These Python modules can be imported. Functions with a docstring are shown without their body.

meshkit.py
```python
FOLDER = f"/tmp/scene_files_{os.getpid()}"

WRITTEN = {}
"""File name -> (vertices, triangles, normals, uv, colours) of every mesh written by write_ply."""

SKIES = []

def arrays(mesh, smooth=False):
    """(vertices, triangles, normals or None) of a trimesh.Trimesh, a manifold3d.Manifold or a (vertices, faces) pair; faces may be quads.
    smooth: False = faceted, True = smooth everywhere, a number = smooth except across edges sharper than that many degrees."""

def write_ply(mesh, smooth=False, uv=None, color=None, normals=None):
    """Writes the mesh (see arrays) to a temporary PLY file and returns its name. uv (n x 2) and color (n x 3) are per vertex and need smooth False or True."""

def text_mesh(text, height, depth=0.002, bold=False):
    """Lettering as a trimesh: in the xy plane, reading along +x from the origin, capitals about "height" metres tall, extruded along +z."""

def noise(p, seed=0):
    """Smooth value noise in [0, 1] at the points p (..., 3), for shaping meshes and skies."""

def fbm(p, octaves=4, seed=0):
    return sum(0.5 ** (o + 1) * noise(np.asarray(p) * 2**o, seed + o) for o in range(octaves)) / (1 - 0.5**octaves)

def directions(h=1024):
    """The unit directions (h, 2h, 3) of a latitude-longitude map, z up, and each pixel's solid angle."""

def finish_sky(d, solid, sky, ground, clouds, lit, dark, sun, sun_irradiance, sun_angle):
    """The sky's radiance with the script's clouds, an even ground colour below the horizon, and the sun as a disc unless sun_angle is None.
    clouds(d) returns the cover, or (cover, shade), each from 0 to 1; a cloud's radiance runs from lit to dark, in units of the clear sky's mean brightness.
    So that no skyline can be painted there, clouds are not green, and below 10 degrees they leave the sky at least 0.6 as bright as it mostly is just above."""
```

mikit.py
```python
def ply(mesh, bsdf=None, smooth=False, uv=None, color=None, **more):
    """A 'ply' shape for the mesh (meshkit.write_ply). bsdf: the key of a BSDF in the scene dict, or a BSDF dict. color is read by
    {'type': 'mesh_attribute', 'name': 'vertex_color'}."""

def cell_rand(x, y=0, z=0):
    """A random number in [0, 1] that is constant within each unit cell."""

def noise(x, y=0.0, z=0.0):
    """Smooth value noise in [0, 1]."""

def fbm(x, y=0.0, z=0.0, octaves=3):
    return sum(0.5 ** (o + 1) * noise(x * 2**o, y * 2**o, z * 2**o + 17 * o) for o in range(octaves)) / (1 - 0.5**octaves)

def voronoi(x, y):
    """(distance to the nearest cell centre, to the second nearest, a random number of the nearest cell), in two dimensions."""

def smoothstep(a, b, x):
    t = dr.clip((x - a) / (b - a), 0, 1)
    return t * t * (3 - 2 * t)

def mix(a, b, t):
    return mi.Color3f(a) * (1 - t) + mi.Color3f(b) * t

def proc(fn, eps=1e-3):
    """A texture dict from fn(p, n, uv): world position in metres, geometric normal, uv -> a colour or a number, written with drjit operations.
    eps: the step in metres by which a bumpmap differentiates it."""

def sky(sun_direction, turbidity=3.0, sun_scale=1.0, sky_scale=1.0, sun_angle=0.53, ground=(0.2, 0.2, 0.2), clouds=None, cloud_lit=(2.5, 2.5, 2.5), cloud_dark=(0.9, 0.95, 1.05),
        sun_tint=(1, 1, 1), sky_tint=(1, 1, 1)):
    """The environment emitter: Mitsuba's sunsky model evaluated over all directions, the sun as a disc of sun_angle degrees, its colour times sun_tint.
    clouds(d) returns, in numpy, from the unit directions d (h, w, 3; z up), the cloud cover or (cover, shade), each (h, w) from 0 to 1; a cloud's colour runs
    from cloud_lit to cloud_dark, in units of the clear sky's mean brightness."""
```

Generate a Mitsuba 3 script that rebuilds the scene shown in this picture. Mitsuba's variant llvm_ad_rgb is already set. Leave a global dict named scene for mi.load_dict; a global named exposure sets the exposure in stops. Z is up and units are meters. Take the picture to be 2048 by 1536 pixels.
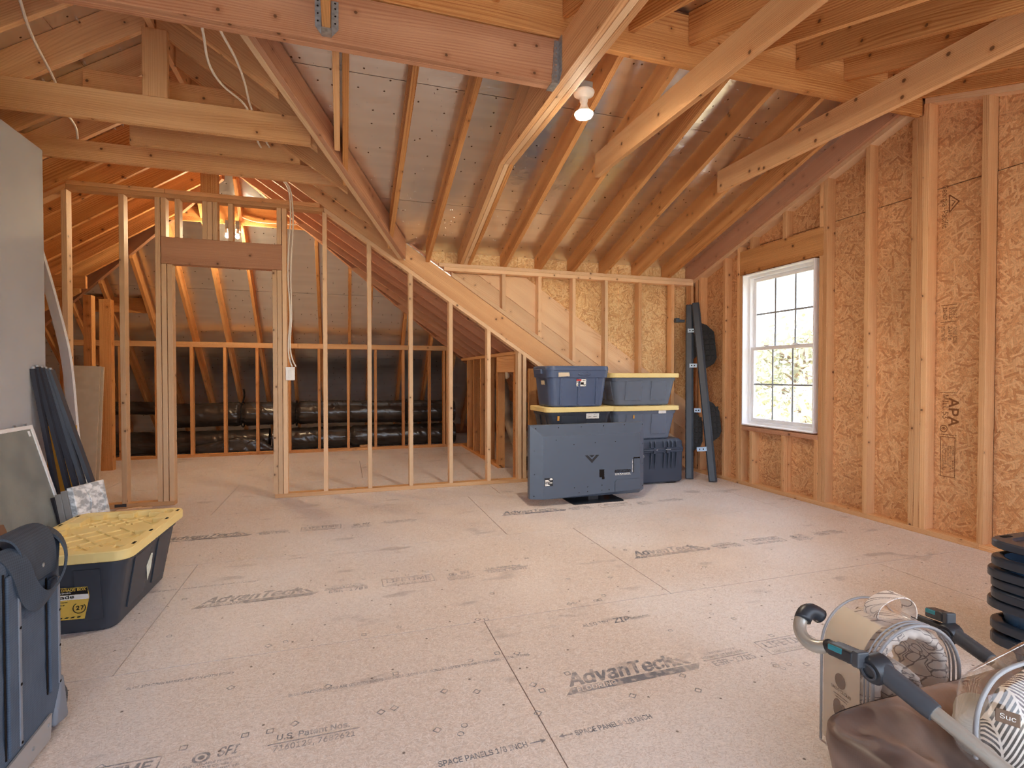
import math, random
import numpy as np, trimesh
import drjit as dr
import mitsuba as mi
import mikit, meshkit
from mikit import noise, fbm, voronoi, cell_rand, smoothstep, mix
from shapely.geometry import Polygon, box as sbox
from shapely import affinity

T = mi.ScalarTransform4f
random.seed(7)
RNG = np.random.default_rng(11)
scene, labels = {}, {}

# ------------------------------------------------------------------ camera, sky, exposure
EYE = np.array([0.0, 0.0, 1.13])
YAW, PITCH = math.radians(17.81), math.atan(18 / 1051)
FWD = np.array([math.sin(YAW) * math.cos(PITCH), math.cos(YAW) * math.cos(PITCH), -math.sin(PITCH)])
scene['camera'] = {'type': 'perspective', 'fov': 2 * math.degrees(math.atan(1024 / 1051)), 'fov_axis': 'x', 'near_clip': 0.05, 'far_clip': 500.0,
                   'to_world': T().look_at(origin=EYE.tolist(), target=(EYE + FWD).tolist(), up=[0, 0, 1])}
exposure = 3.95
def clouds(d):
    n = meshkit.fbm(d * np.array([2.2, 2.2, 4.0]) + 3.0, 4, 5)
    return np.clip(0.9 + (n - 0.5) * 1.5, 0, 1), np.clip((n - 0.45) * 1.2, 0, 0.4)
scene['sky'] = mikit.sky((-0.35, 0.75, 0.6), turbidity=3.5, sun_scale=1.2, sky_scale=1.0, ground=(0.42, 0.40, 0.37), clouds=clouds,
                         cloud_lit=(2.5, 2.85, 3.4), cloud_dark=(1.7, 1.95, 2.4))

# ------------------------------------------------------------------ materials
def rgb(*c):
    return {'type': 'rgb', 'value': list(c)}
def S(r, g, b):
    """sRGB 0-255 to linear"""
    f = lambda v: (v / 255 / 12.92) if v / 255 <= 0.04045 else ((v / 255 + 0.055) / 1.055) ** 2.4
    return [f(r), f(g), f(b)]
def plain(name, c, rough=0.5, spec=0.4, metallic=0.0, **kw):
    scene[name] = {'type': 'twosided', 'bsdf': {'type': 'principled', 'base_color': c if isinstance(c, dict) else rgb(*c), 'roughness': rough, 'specular': spec, 'metallic': metallic, **kw}}
    return name

def wood_fn(light, dark, knot, strength=1.0):
    L, D, K = mi.Color3f(light), mi.Color3f(dark), mi.Color3f(knot)
    def fn(p, n, uv):
        u, v = uv.x, uv.y
        k = dr.floor(u / 16.0)
        r1, r2 = cell_rand(k, 3), cell_rand(k, 7)
        w = noise(u * 1.3, v * 9.0, r1 * 31.0)
        x = v * (55 + 50 * r1) + 7.0 * w + 1.6 * noise(u * 0.6, r2 * 9.0)
        ring = dr.abs(2 * (x - dr.floor(x)) - 1)
        fine = noise(u * 5.0, v * 420.0)
        broad = noise(u * 0.9 + 5, v * 14.0 + 2)
        t = strength * (0.50 * ring * ring * noise(u * 0.8, v * 20, 3.0) + 0.28 * fine + 0.42 * broad) - 0.05
        d1, d2, id_ = voronoi(u * 8.5 + r2 * 5, v * 8.5 + r1 * 3)
        kn = dr.select(id_ > 0.80, 1 - smoothstep(0.035 + 0.05 * r1, 0.075 + 0.06 * r1, d1 + 0.03 * fine), 0.0)
        halo = dr.select(id_ > 0.80, 1 - smoothstep(0.06, 0.30, d1), 0.0)
        c = mix(L, D, dr.clip(t + 0.3 * halo, 0, 1)) * (0.86 + 0.26 * r2)
        c = mix(c, K, 0.85 * kn)
        return c
    return fn
def wood(name, light, dark, knot=(0.10, 0.045, 0.02), rough=0.55, strength=1.0):
    return plain(name, mikit.proc(wood_fn(light, dark, knot, strength)), rough, 0.35)
wood('pine', S(228, 186, 138), S(188, 130, 82), strength=1.2)
wood('pine_pale', S(230, 198, 160), S(200, 158, 118))
wood('pine_orange', S(226, 174, 116), S(170, 108, 56), strength=1.5)
wood('pine_red', S(206, 158, 126), S(164, 110, 80), strength=1.1)

def strands(a, b, seed, tone):
    best, out = mi.Float(-1), mi.Float(0)
    edge = mi.Float(0)
    for i in range(5):
        ang = math.pi * (i + 0.35 * seed) / 5
        ca, sa = math.cos(ang), math.sin(ang)
        x, y = (a * ca + b * sa) * 12.0 + 13.7 * i + seed, (-a * sa + b * ca) * 75.0 + 5.1 * i
        x = x + 0.5 * noise(y * 0.5, x * 0.3, i)
        cx, cy = dr.floor(x + cell_rand(dr.floor(y), i + 40)), dr.floor(y)
        pr, col = cell_rand(cx, cy, i), cell_rand(cx, cy, i + 50)
        fy = y - cy
        hit = pr > best
        best = dr.select(hit, pr, best)
        out = dr.select(hit, col, out)
        edge = dr.select(hit, smoothstep(0.0, 0.18, fy) * smoothstep(0.0, 0.1, 1 - fy), edge)
    return out, edge
def osb_fn(axis, pal):
    A, B, C = (mi.Color3f(x) for x in pal)
    def fn(p, n, uv):
        a, b = (p.y, p.z) if axis == 'x' else ((p.x, p.z) if axis == 'y' else (p.x, p.y))
        c, e = strands(a, b, 1.0 if axis == 'x' else 2.0, 0)
        g = noise(a * 260, b * 90)
        col = mix(A, B, smoothstep(0.1, 0.75, c))
        col = mix(col, C, smoothstep(0.72, 1.0, c) * 0.55)
        return col * (0.74 + 0.26 * e) * (0.9 + 0.2 * g) * (0.88 + 0.24 * noise(a * 1.7, b * 1.7, 4))
    return fn
OSB = (S(220, 176, 130), S(205, 152, 104), S(170, 114, 72))
plain('osb_side', mikit.proc(osb_fn('x', OSB)), 0.6, 0.3)
plain('osb_back', mikit.proc(osb_fn('y', (S(230, 198, 148), S(214, 172, 118), S(182, 132, 84)))), 0.6, 0.3)

def floor_fn(p, n, uv):
    c, e = strands(p.x * 4.5, p.y * 4.5, 3.0, 0)
    big = fbm(p.x * 1.1, p.y * 1.1, 2.0, 3)
    mid = fbm(p.x * 5, p.y * 9, 5.0, 3)
    base = mix(S(210, 204, 202), S(200, 186, 176), smoothstep(0.3, 0.75, big))
    base = mix(base, mi.Color3f(S(216, 208, 203)), smoothstep(0.55, 0.95, c) * 0.6)
    base = mix(base, mi.Color3f(S(170, 150, 136)), smoothstep(0.45, 0.0, c) * 0.42)
    base = base * (0.92 + 0.08 * e) * (0.9 + 0.2 * noise(p.x * 140, p.y * 300))
    # scuffs: long faint grey drags
    s = fbm(p.x * 3.4 + 3, p.y * 9.5, 1.0, 4)
    scuff = smoothstep(0.66, 0.80, s) * smoothstep(0.4, 0.7, mid)
    base = mix(base, mi.Color3f(S(120, 110, 108)), scuff * 0.38)
    dust = smoothstep(0.55, 0.8, fbm(p.x * 2.1 + 9, p.y * 2.1, 7.0, 3))
    base = mix(base, mi.Color3f(S(222, 212, 204)), dust * 0.25)
    d1, d2, id_ = voronoi(p.x * 6, p.y * 6)
    speck = dr.select(id_ > 0.6, 1 - smoothstep(0.02, 0.035, d1), 0.0)
    return mix(base, mi.Color3f(S(70, 56, 48)), speck * 0.8)
plain('subfloor', mikit.proc(floor_fn), 0.5, 0.35)

def foil_col(p, n, uv):
    d1, d2, id_ = voronoi(uv.x * 7.5, uv.y * 7.5)
    hole = dr.select(id_ > 0.45, 1 - smoothstep(0.035, 0.06, d1), 0.0)
    return mix(mi.Color3f(0.80, 0.78, 0.76), mi.Color3f(0.12, 0.08, 0.06), hole) * (0.93 + 0.1 * noise(uv.x * 3, uv.y * 25))
def foil_bump(p, n, uv):
    return 0.6 * fbm(uv.x * 40, uv.y * 130, 1.0, 2) + 1.2 * noise(uv.x * 5, uv.y * 14) + 0.25 * noise(uv.x * 260, uv.y * 260)
scene['foil'] = {'type': 'twosided', 'bsdf': {'type': 'bumpmap', 'arbitrary': {**mikit.proc(foil_bump, 0.002)}, 'scale': 0.0017,
                 'bsdf': {'type': 'principled', 'base_color': mikit.proc(foil_col), 'metallic': 0.95, 'roughness': 0.17, 'specular': 0.5}}}
plain('galvanised', mikit.proc(lambda p, n, uv: mix(S(150, 158, 165), S(186, 192, 196), noise(p.x * 90, p.y * 90, p.z * 90))), 0.35, 0.5, 0.75)
plain('white_vinyl', S(236, 238, 240), 0.35, 0.5)
plain('grille_grey', S(150, 160, 168), 0.4, 0.5)
plain('plaster_grey', mikit.proc(lambda p, n, uv: mix(S(168, 172, 178), S(180, 183, 188), fbm(p.y * 3, p.z * 3))), 0.5, 0.4)
plain('dark_paper', S(60, 54, 50), 0.8, 0.1)
scene['pane_glass'] = {'type': 'thindielectric', 'int_ior': 1.5}

# ------------------------------------------------------------------ mesh helpers
def unit(a):
    a = np.asarray(a, float)
    return a / np.linalg.norm(a)
_count, _board = {}, [0]
def key_for(name):
    if name not in scene and name not in labels and name not in _count:
        _count[name] = 0
        return name
    _count[name] = _count.get(name, 0) + 1
    return f"{name}_{_count[name]:03d}"
def tag(key, label=None, cat=None, group=None, kind=None):
    d = {k: v for k, v in (('label', label), ('category', cat), ('group', group), ('kind', kind)) if v}
    if d:
        labels[key] = d
    return key
def thing(name, label, cat, group=None, kind=None):
    return tag(key_for(name), label, cat, group, kind)
def obj(name, mesh, mat, parent=None, label=None, cat=None, group=None, kind=None, smooth=False, uv=None):
    key = key_for((parent + '__' if parent else '') + name)
    if isinstance(mesh, tuple) and len(mesh) == 3:
        mesh, uv = (mesh[0], mesh[1]), mesh[2]
    scene[key] = mikit.ply(mesh, mat, smooth=smooth, uv=uv)
    tag(key, label, cat, group, kind)
    return key
def lumber(poly, o, e1, e2, t, grain=(1, 0), b=0.0018):
    """a convex polygon in the plane o + a*e1 + b*e2, t thick along e1 x e2, with eased edges; uv = metres along and across the grain"""
    o, e1, e2 = np.asarray(o, float), unit(e1), unit(e2)
    e3 = np.cross(e1, e2)
    P = np.asarray(poly, float)
    area = 0.5 * np.sum(P[:, 0] * np.roll(P[:, 1], -1) - np.roll(P[:, 0], -1) * P[:, 1])
    if area < 0:
        P = P[::-1]
    n = len(P)
    d = np.roll(P, -1, 0) - P
    d /= np.linalg.norm(d, axis=1, keepdims=True)
    nin = np.stack([-d[:, 1], d[:, 0]], 1)
    I = []
    for i in range(n):
        a, c = nin[i - 1], nin[i]
        I.append(P[i] + b * (a + c) / max(1 + a @ c, 0.25))
    I = np.array(I)
    rings = [(I, 0), (P, b), (P, t - b), (I, t)]
    g = unit(grain); h = np.array([-g[1], g[0]])
    _board[0] += 1
    ou, ov = 16.0 * _board[0] + RNG.uniform(2, 8), RNG.uniform(0, 9)
    V, F, UV = [], [], []
    def put(q, z, vv=None):
        V.append(o + q[0] * e1 + q[1] * e2 + z * e3)
        UV.append((ou + q @ g, ov + (q @ h if vv is None else vv)))
        return len(V) - 1
    for R, z, flip in ((I, 0, True), (I, t, False)):
        idx = [put(q, z) for q in R]
        for i in range(1, n - 1):
            F.append((idx[0], idx[i + 1], idx[i]) if flip else (idx[0], idx[i], idx[i + 1]))
    for (R0, z0), (R1, z1) in zip(rings[:-1], rings[1:]):
        for i in range(n):
            j = (i + 1) % n
            side = abs(d[i] @ g) > 0.5
            f = (lambda q, z: (q @ h) * 0.0 + z + 3.1) if side else (lambda q, z: q @ h + z)
            a = [put(q, z, f(q, z)) for q, z in ((R0[i], z0), (R0[j], z0), (R1[j], z1), (R1[i], z1))]
            F += [(a[0], a[1], a[2]), (a[0], a[2], a[3])]
    return np.array(V), np.array(F), np.array(UV)
def bx(x0, x1, y0, y1, z0, z1, grain='z', b=0.0018):
    X, Y, Z = (x0, x1), (y0, y1), (z0, z1)
    if grain == 'z':
        return lumber([(z0, x0), (z1, x0), (z1, x1), (z0, x1)], (0, y0, 0), (0, 0, 1), (1, 0, 0), y1 - y0, b=b)
    if grain == 'x':
        return lumber([(x0, z0), (x1, z0), (x1, z1), (x0, z1)], (0, y1, 0), (1, 0, 0), (0, 0, 1), y1 - y0, b=b)
    return lumber([(y0, z0), (y1, z0), (y1, z1), (y0, z1)], (x0, 0, 0), (0, 1, 0), (0, 0, 1), x1 - x0, b=b)
def yz(poly, x0, x1, grain=(1, 0)):
    return lumber(poly, (x0, 0, 0), (0, 1, 0), (0, 0, 1), x1 - x0, grain)
def xz(poly, y0, y1, grain=(1, 0)):
    return lumber(poly, (0, y1, 0), (1, 0, 0), (0, 0, 1), y1 - y0, grain)
def join(*ms):
    V, F, U, n = [], [], [], 0
    for m in ms:
        V.append(np.asarray(m[0])); F.append(np.asarray(m[1]) + n); n += len(m[0])
        U.append(np.asarray(m[2]) if len(m) > 2 else np.zeros((len(m[0]), 2)))
    return np.vstack(V), np.vstack(F), np.vstack(U)

# ------------------------------------------------------------------ the framing's planes
W = 0.038                                   # a board's thickness
def zb(y): return 2.245 + (5.22 - y) / 3    # underside of the main back slope's rafters
def zbinv(z): return 5.22 - 3 * (z - 2.245)
def zn(y): return zb(2.7) - (2.68 - y) / 3  # ... of the near slope
def zr(x): return 2.588 - 0.667 * x         # ... of the wing's right slope
XA = -1.16
def zl(x): return zr(XA) - 0.667 * (XA - x) # ... of the wing's left slope
def ze(y): return 1.59 + 8.2 - y            # ... of the wing's end slope
D8 = 0.194                                  # rafter depth, plumb, main roof
DW = 0.222                                  # wing slopes
DE = 0.262

# ------------------------------------------------------------------ floor
def S_floor():
    f = thing('floor', None, None, kind='structure')
    for r in range(10):
        y0, y1 = -1.34 + 1.22 * r, -1.34 + 1.22 * (r + 1)
        off = {2: 0.61, 3: -0.83, 4: 1.10}.get(r, 0.2 + 1.22 * (r % 2))
        cuts = [-5.4] + [c for c in np.arange(off - 7.32, 4.2, 2.44) if c > -5.3] + [4.3]
        for a, c in zip(cuts[:-1], cuts[1:]):
            obj('panel', bx(a + .002, c - .002, y0 + .0015, y1 - .0015, -0.018, 0.0, 'x', 0.0012), 'subfloor', f)
    scene['floor__joist_deck'] = mikit.ply(bx(-5.4, 4.3, -1.4, 9.4, -0.06, -0.0185, 'x')[:2], 'pine_orange')
    return f
S_floor()
tag('floor', kind='structure')

# ------------------------------------------------------------------ right gable wall
XR, WR = 3.91, 4.0
def rake(y):  # underside of the gable wall's rake plates
    return (zb(y) if y >= 2.69 else zn(y)) - 0.042
R = thing('wall_right', None, None, kind='structure')
def stud_r(y, z0=0.038, z1=None, mat='pine'):
    top = [(y, rake(y) if z1 is None else z1), (y + W, rake(y + W) if z1 is None else z1)]
    obj('stud', lumber([(y, z0), (y + W, z0), top[1], top[0]], (XR, 0, 0), (0, 1, 0), (0, 0, 1), 0.089, (0, 1)), mat, R)
for y in (5.15, 5.086, 4.684, 4.47, 3.439, 3.066, 2.274, 1.87, 1.465, 1.06, 0.66, 0.25, -0.15, -0.55):
    stud_r(y)
for y, z1 in ((2.632, None), (2.6715, 2.962), (2.711, 2.962)):
    stud_r(y, z1=z1)
stud_r(4.4315, z1=2.155); stud_r(3.4785, z1=2.155)
for y in (4.28, 3.878, 3.5175):
    stud_r(y, z1=0.565)
for y in (4.29, 3.88, 3.4785):
    stud_r(y, 2.397)
obj('sill_plate', bx(XR, WR - .001, 3.52, 4.43, 0.565, 0.603, 'y'), 'pine_red', R)
obj('window_header', bx(XR, WR - .001, 3.478, 4.469, 2.157, 2.396, 'y'), 'pine_orange', R)
obj('bottom_plate', bx(XR, WR, 2.30, 5.31, 0, W, 'y'), 'pine', R)
obj('bottom_plate', bx(XR, WR, -1.2, 2.299, 0, W, 'y'), 'pine', R)
obj('rake_plate', yz([(2.70, rake(2.70)), (5.31, rake(5.31)), (5.31, rake(5.31) + .041), (2.70, rake(2.70) + .041)], XR, WR, (3, -1)), 'pine_pale', R)
obj('rake_plate', yz([(-1.2, rake(-1.2)), (2.665, rake(2.665)), (2.665, rake(2.665) + .041), (-1.2, rake(-1.2) + .041)], XR, WR, (3, 1)), 'pine_pale', R)
def sheet_yz(poly, name, mat, par, x0, t=0.011):
    """sheathing in a wall of constant x, without the window"""
    for g in getattr(poly, 'geoms', [poly]):
        if g.area < 0.002: continue
        m = trimesh.creation.extrude_polygon(g, t, engine='earcut')
        v = m.vertices
        obj(name, (np.stack([x0 + v[:, 2], v[:, 0], v[:, 1]], 1), m.faces), mat, par)
gable = Polygon([(-1.2, 0), (5.35, 0), (5.35, zb(5.35) + .25), (2.69, zb(2.69) + .25), (-1.2, zn(-1.2) + .25)])
hole = sbox(3.555, 0.612, 4.436, 2.150)
ys = [5.35, 4.684 + .019 - 0.0, 3.466, 2.2455 + .03, 1.03, -0.2, -1.3]
for a, c in zip(ys[1:], ys[:-1]):
    for z0, z1 in ((0, 2.438), (2.438, 3.7)):
        sheet_yz(gable.intersection(sbox(a + .003, z0 + .003, c - .003, z1 - .003)).difference(hole), 'sheathing_panel', 'osb_side', R, WR)

sheet_yz(gable.difference(hole), 'house_wrap', 'dark_paper', R, WR + .0115, .004)

# ------------------------------------------------------------------ window
Wd = thing('window_1', None, None, kind='structure')
WY0, WY1, WZ0, WZ1 = 3.562, 4.430, 0.618, 2.150
def frame_yz(y0, y1, z0, z1, w, x0, x1):
    return join(bx(x0, x1, y0, y1, z1 - w, z1, 'y'), bx(x0, x1, y0, y1, z0, z0 + w, 'y'), bx(x0, x1, y0, y0 + w, z0 + w, z1 - w), bx(x0, x1, y1 - w, y1, z0 + w, z1 - w))
obj('jamb_liner', frame_yz(WY0, WY1, WZ0, WZ1, 0.012, XR - .003, WR + .03), 'white_vinyl', Wd)
obj('frame', frame_yz(WY0 + .012, WY1 - .012, WZ0 + .012, WZ1 - .012, 0.026, WR - .025, WR + .05), 'white_vinyl', Wd)
y0, y1 = WY0 + .04, WY1 - .04
zm = 1.392
def sash(name, z0, z1, x, rail=0.034):
    s = obj(name, frame_yz(y0, y1, z0, z1, rail, x, x + .024), 'white_vinyl', Wd)
    a, c, e, f = y0 + rail, y1 - rail, z0 + rail, z1 - rail
    for i in (1, 2):
        yy = a + (c - a) * i / 3
        obj('grille_bar', bx(x + .008, x + .016, yy - .008, yy + .008, e, f), 'grille_grey', s)
    zz = (e + f) / 2
    obj('grille_bar', bx(x + .0075, x + .0165, a, c, zz - .008, zz + .008, 'y'), 'grille_grey', s)
    v = np.array([[x + .012, a, e], [x + .012, c, e], [x + .012, c, f], [x + .012, a, f]])
    obj('pane', (v, np.array([[0, 1, 2], [0, 2, 3]])), 'pane_glass', s)
    return s
up = sash('upper_sash', zm - .012, WZ1 - .04, WR + .018)
lo = sash('lower_sash', WZ0 + .04, zm + .022, WR - .010)
for yy in (y0 + .22, y1 - .22):
    obj('sash_lock', bx(WR - .03, WR + .012, yy - .03, yy + .03, zm + .0225, zm + .034, 'y'), 'white_vinyl', Wd)

# ------------------------------------------------------------------ back knee wall
YB = 5.22
B = thing('wall_back', None, None, kind='structure')
RK = lambda x: zr(x) + DW + .0505           # top of the rake plate that its studs stand on
for x in (1.57, 1.969, 2.364, 2.755, 3.178, 3.61, 3.872):
    obj('stud', xz([(x, RK(x)), (x + W, RK(x + W)), (x + W, 2.173), (x, 2.173)], YB, YB + .089, (0, 1)), 'pine_pale' if x < 3 else 'pine', B)
obj('top_plate', bx(0.965, 3.905, YB, YB + .089, 2.174, 2.211, 'x'), 'pine_pale', B)
obj('top_plate', bx(0.915, 3.905, YB, YB + .089, 2.2115, 2.249, 'x'), 'pine_pale', B)
obj('rake_plate', xz([(1.04, zr(1.04) + DW + .003), (3.9, zr(3.9) + DW + .003), (3.9, zr(3.9) + DW + .049), (1.04, zr(1.04) + DW + .049)], YB, YB + .089, (3, -2)), 'pine_pale', B)
for k, (a, c) in enumerate(((0.055, 0.245), (0.248, 0.60))):
    f = lambda x, d: zr(x) + DW + d
    pg = Polygon([(1.0, f(1.0, a)), (3.9, f(3.9, a)), (3.9, f(3.9, c)), (1.0, f(1.0, c))]).intersection(sbox(0.9, 0.0, 4.0, 2.17))
    obj('backing_board', xz(list(pg.exterior.coords)[:-1], YB + .090, YB + .128, (3, -2)), 'pine_pale', B)
xs = [0.42, 1.78, 2.99, 4.0]
for a, c in zip(xs[:-1], xs[1:]):
    pg = Polygon([(0.3, zr(0.3) + .16), (4.0, zr(4.0) + .16), (4.0, 2.6), (0.3, 2.6)]).intersection(sbox(a + .0015, 0.02, c - .0015, 2.40))
    m = trimesh.creation.extrude_polygon(pg, .011, engine='earcut')
    v = m.vertices
    obj('sheathing_panel', (np.stack([v[:, 0], YB + .14 - v[:, 2], v[:, 1]], 1), m.faces[:, ::-1]), 'osb_back', B)

# ------------------------------------------------------------------ stud partition below the wing's gable
YP, YQ = 5.225, 5.314
Pn = thing('wall_partition', None, None, kind='structure')
slo = lambda x: zr(x) - .046                # underside of the sloped plate
TL = -2.15
def stud_p(x, z0=0.038, z1=None, mat='pine_pale'):
    f = lambda q: min(2.65, slo(q), zl(q) - .046) if z1 is None else z1
    obj('stud', xz([(x, z0), (x + W, z0), (x + W, f(x + W)), (x, f(x))], YP, YQ, (0, 1)), mat, Pn)
for x in (-2.185, -1.787, -1.525, -0.526, -0.178, 0.224, 0.617, 1.015, 1.411, 1.745, 1.800):
    stud_p(x)
for x in (-1.4815, -1.4375): stud_p(x, z1=2.085)
for x in (-0.609, -0.5685): stud_p(x, z1=2.085)
for x in (-1.481, -1.376, -1.167, -1.1275, -1.086, -0.964, -0.569):
    stud_p(x, 2.319, 2.65)
obj('door_header', bx(-1.4825, -0.5275, YP, YP + .038, 2.088, 2.317, 'x'), 'pine_red', Pn)
obj('door_header', bx(-1.4825, -0.5275, YP + .051, YQ, 2.088, 2.317, 'x'), 'pine_red', Pn)
obj('bottom_plate', bx(-0.60, 1.95, YP, YQ, 0, W, 'x'), 'pine', Pn)
obj('bottom_plate', bx(-2.6, -1.40, YP, YQ, 0, W, 'x'), 'pine', Pn)
obj('top_plate', bx(-2.15, -0.165, YP, YQ, 2.651, 2.688, 'x'), 'pine', Pn)
obj('top_plate', bx(-2.15, -1.45, YP, YQ, 2.6885, 2.726, 'x'), 'pine', Pn)
obj('top_plate', bx(-1.448, -0.20, YP, YQ, 2.6885, 2.726, 'x'), 'pine', Pn)
obj('rake_plate', xz([(-0.163, slo(-.163)), (2.3, slo(2.3)), (2.3, slo(2.3) + .045), (-0.163, slo(-.163) + .045)], YP, YQ, (3, -2)), 'pine_pale', Pn)
obj('rake_plate', xz([(-2.152, zl(-2.152) - .046), (-3.3, zl(-3.3) - .046), (-3.3, zl(-3.3) - .001), (-2.152, zl(-2.152) - .001)], YP, YQ, (3, 2)), 'pine', Pn)
obj('king_board', bx(-1.18, -1.04, YP + .01, YP + .048, 2.727, 3.34), 'pine_orange', Pn)

# ------------------------------------------------------------------ attic beyond: end knee wall, side knee wall
K = thing('wall_attic_knee', None, None, kind='structure')
KY = 8.18
for x in (-3.2, -2.824, -2.41, -1.995, -1.587, -1.178, -0.758, -0.355, 0.052, 0.447, 0.861, 1.264, 1.49, 1.54):
    obj('stud', bx(x, x + W, KY, KY + .089, W, 1.512), 'pine_orange', K)
obj('bottom_plate', bx(-3.4, 1.90, KY, KY + .089, 0, W, 'x'), 'pine_orange', K)
obj('top_plate', bx(-3.4, -0.62, KY, KY + .089, 1.5125, 1.585, 'x'), 'pine', K)
obj('top_plate', bx(-0.618, 1.6, KY, KY + .089, 1.5125, 1.585, 'x'), 'pine', K)
Sd = thing('wall_attic_side', None, None, kind='structure')
SX = 1.78
def st(y, z0=W, z1=1.352, mat='pine_orange'):
    obj('stud', bx(SX, SX + .089, y, y + W, z0, z1), mat, Sd)
for y in (7.73, 7.33, 6.94, 6.55, 6.14, 5.43):
    st(y)
for y in (6.10, 5.47): st(y, z1=1.16)
obj('opening_header', bx(SX, SX + .089, 5.47, 6.138, 1.162, 1.35, 'y'), 'pine', Sd)
obj('bottom_plate', bx(SX, SX + .089, 6.10, 8.17, 0, W, 'y'), 'pine_orange', Sd)
obj('bottom_plate', bx(SX, SX + .089, 5.32, 5.508, 0, W, 'y'), 'pine_orange', Sd)
obj('top_plate', yz([(5.32, 1.353), (8.17, 1.353), (8.17, 1.39), (5.32, 1.39)], SX, SX + .089), 'pine', Sd)
obj('corner_post', bx(SX + .12, SX + .21, 5.32, 5.358, 0, 1.20), 'pine_orange', Sd)
# left side of the attic
L2 = thing('wall_attic_left', None, None, kind='structure')
for x, y, z1, wd in ((-2.62, 6.2, 1.95, .05), (-2.62, 6.7, 1.98, .075), (-2.72, 7.35, 2.02, .12)):
    obj('post', bx(x, x + wd, y, y + .089, 0, z1), 'pine_orange', L2)
obj('blocking_board', bx(-3.05, -2.38, 7.88, 7.918, 1.925, 2.115, 'x'), 'pine_orange', L2)
obj('wall_plate', bx(-3.0, -2.4, 6.2, 6.24, 1.98, 2.10, 'x'), 'pine_orange', L2)

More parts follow.
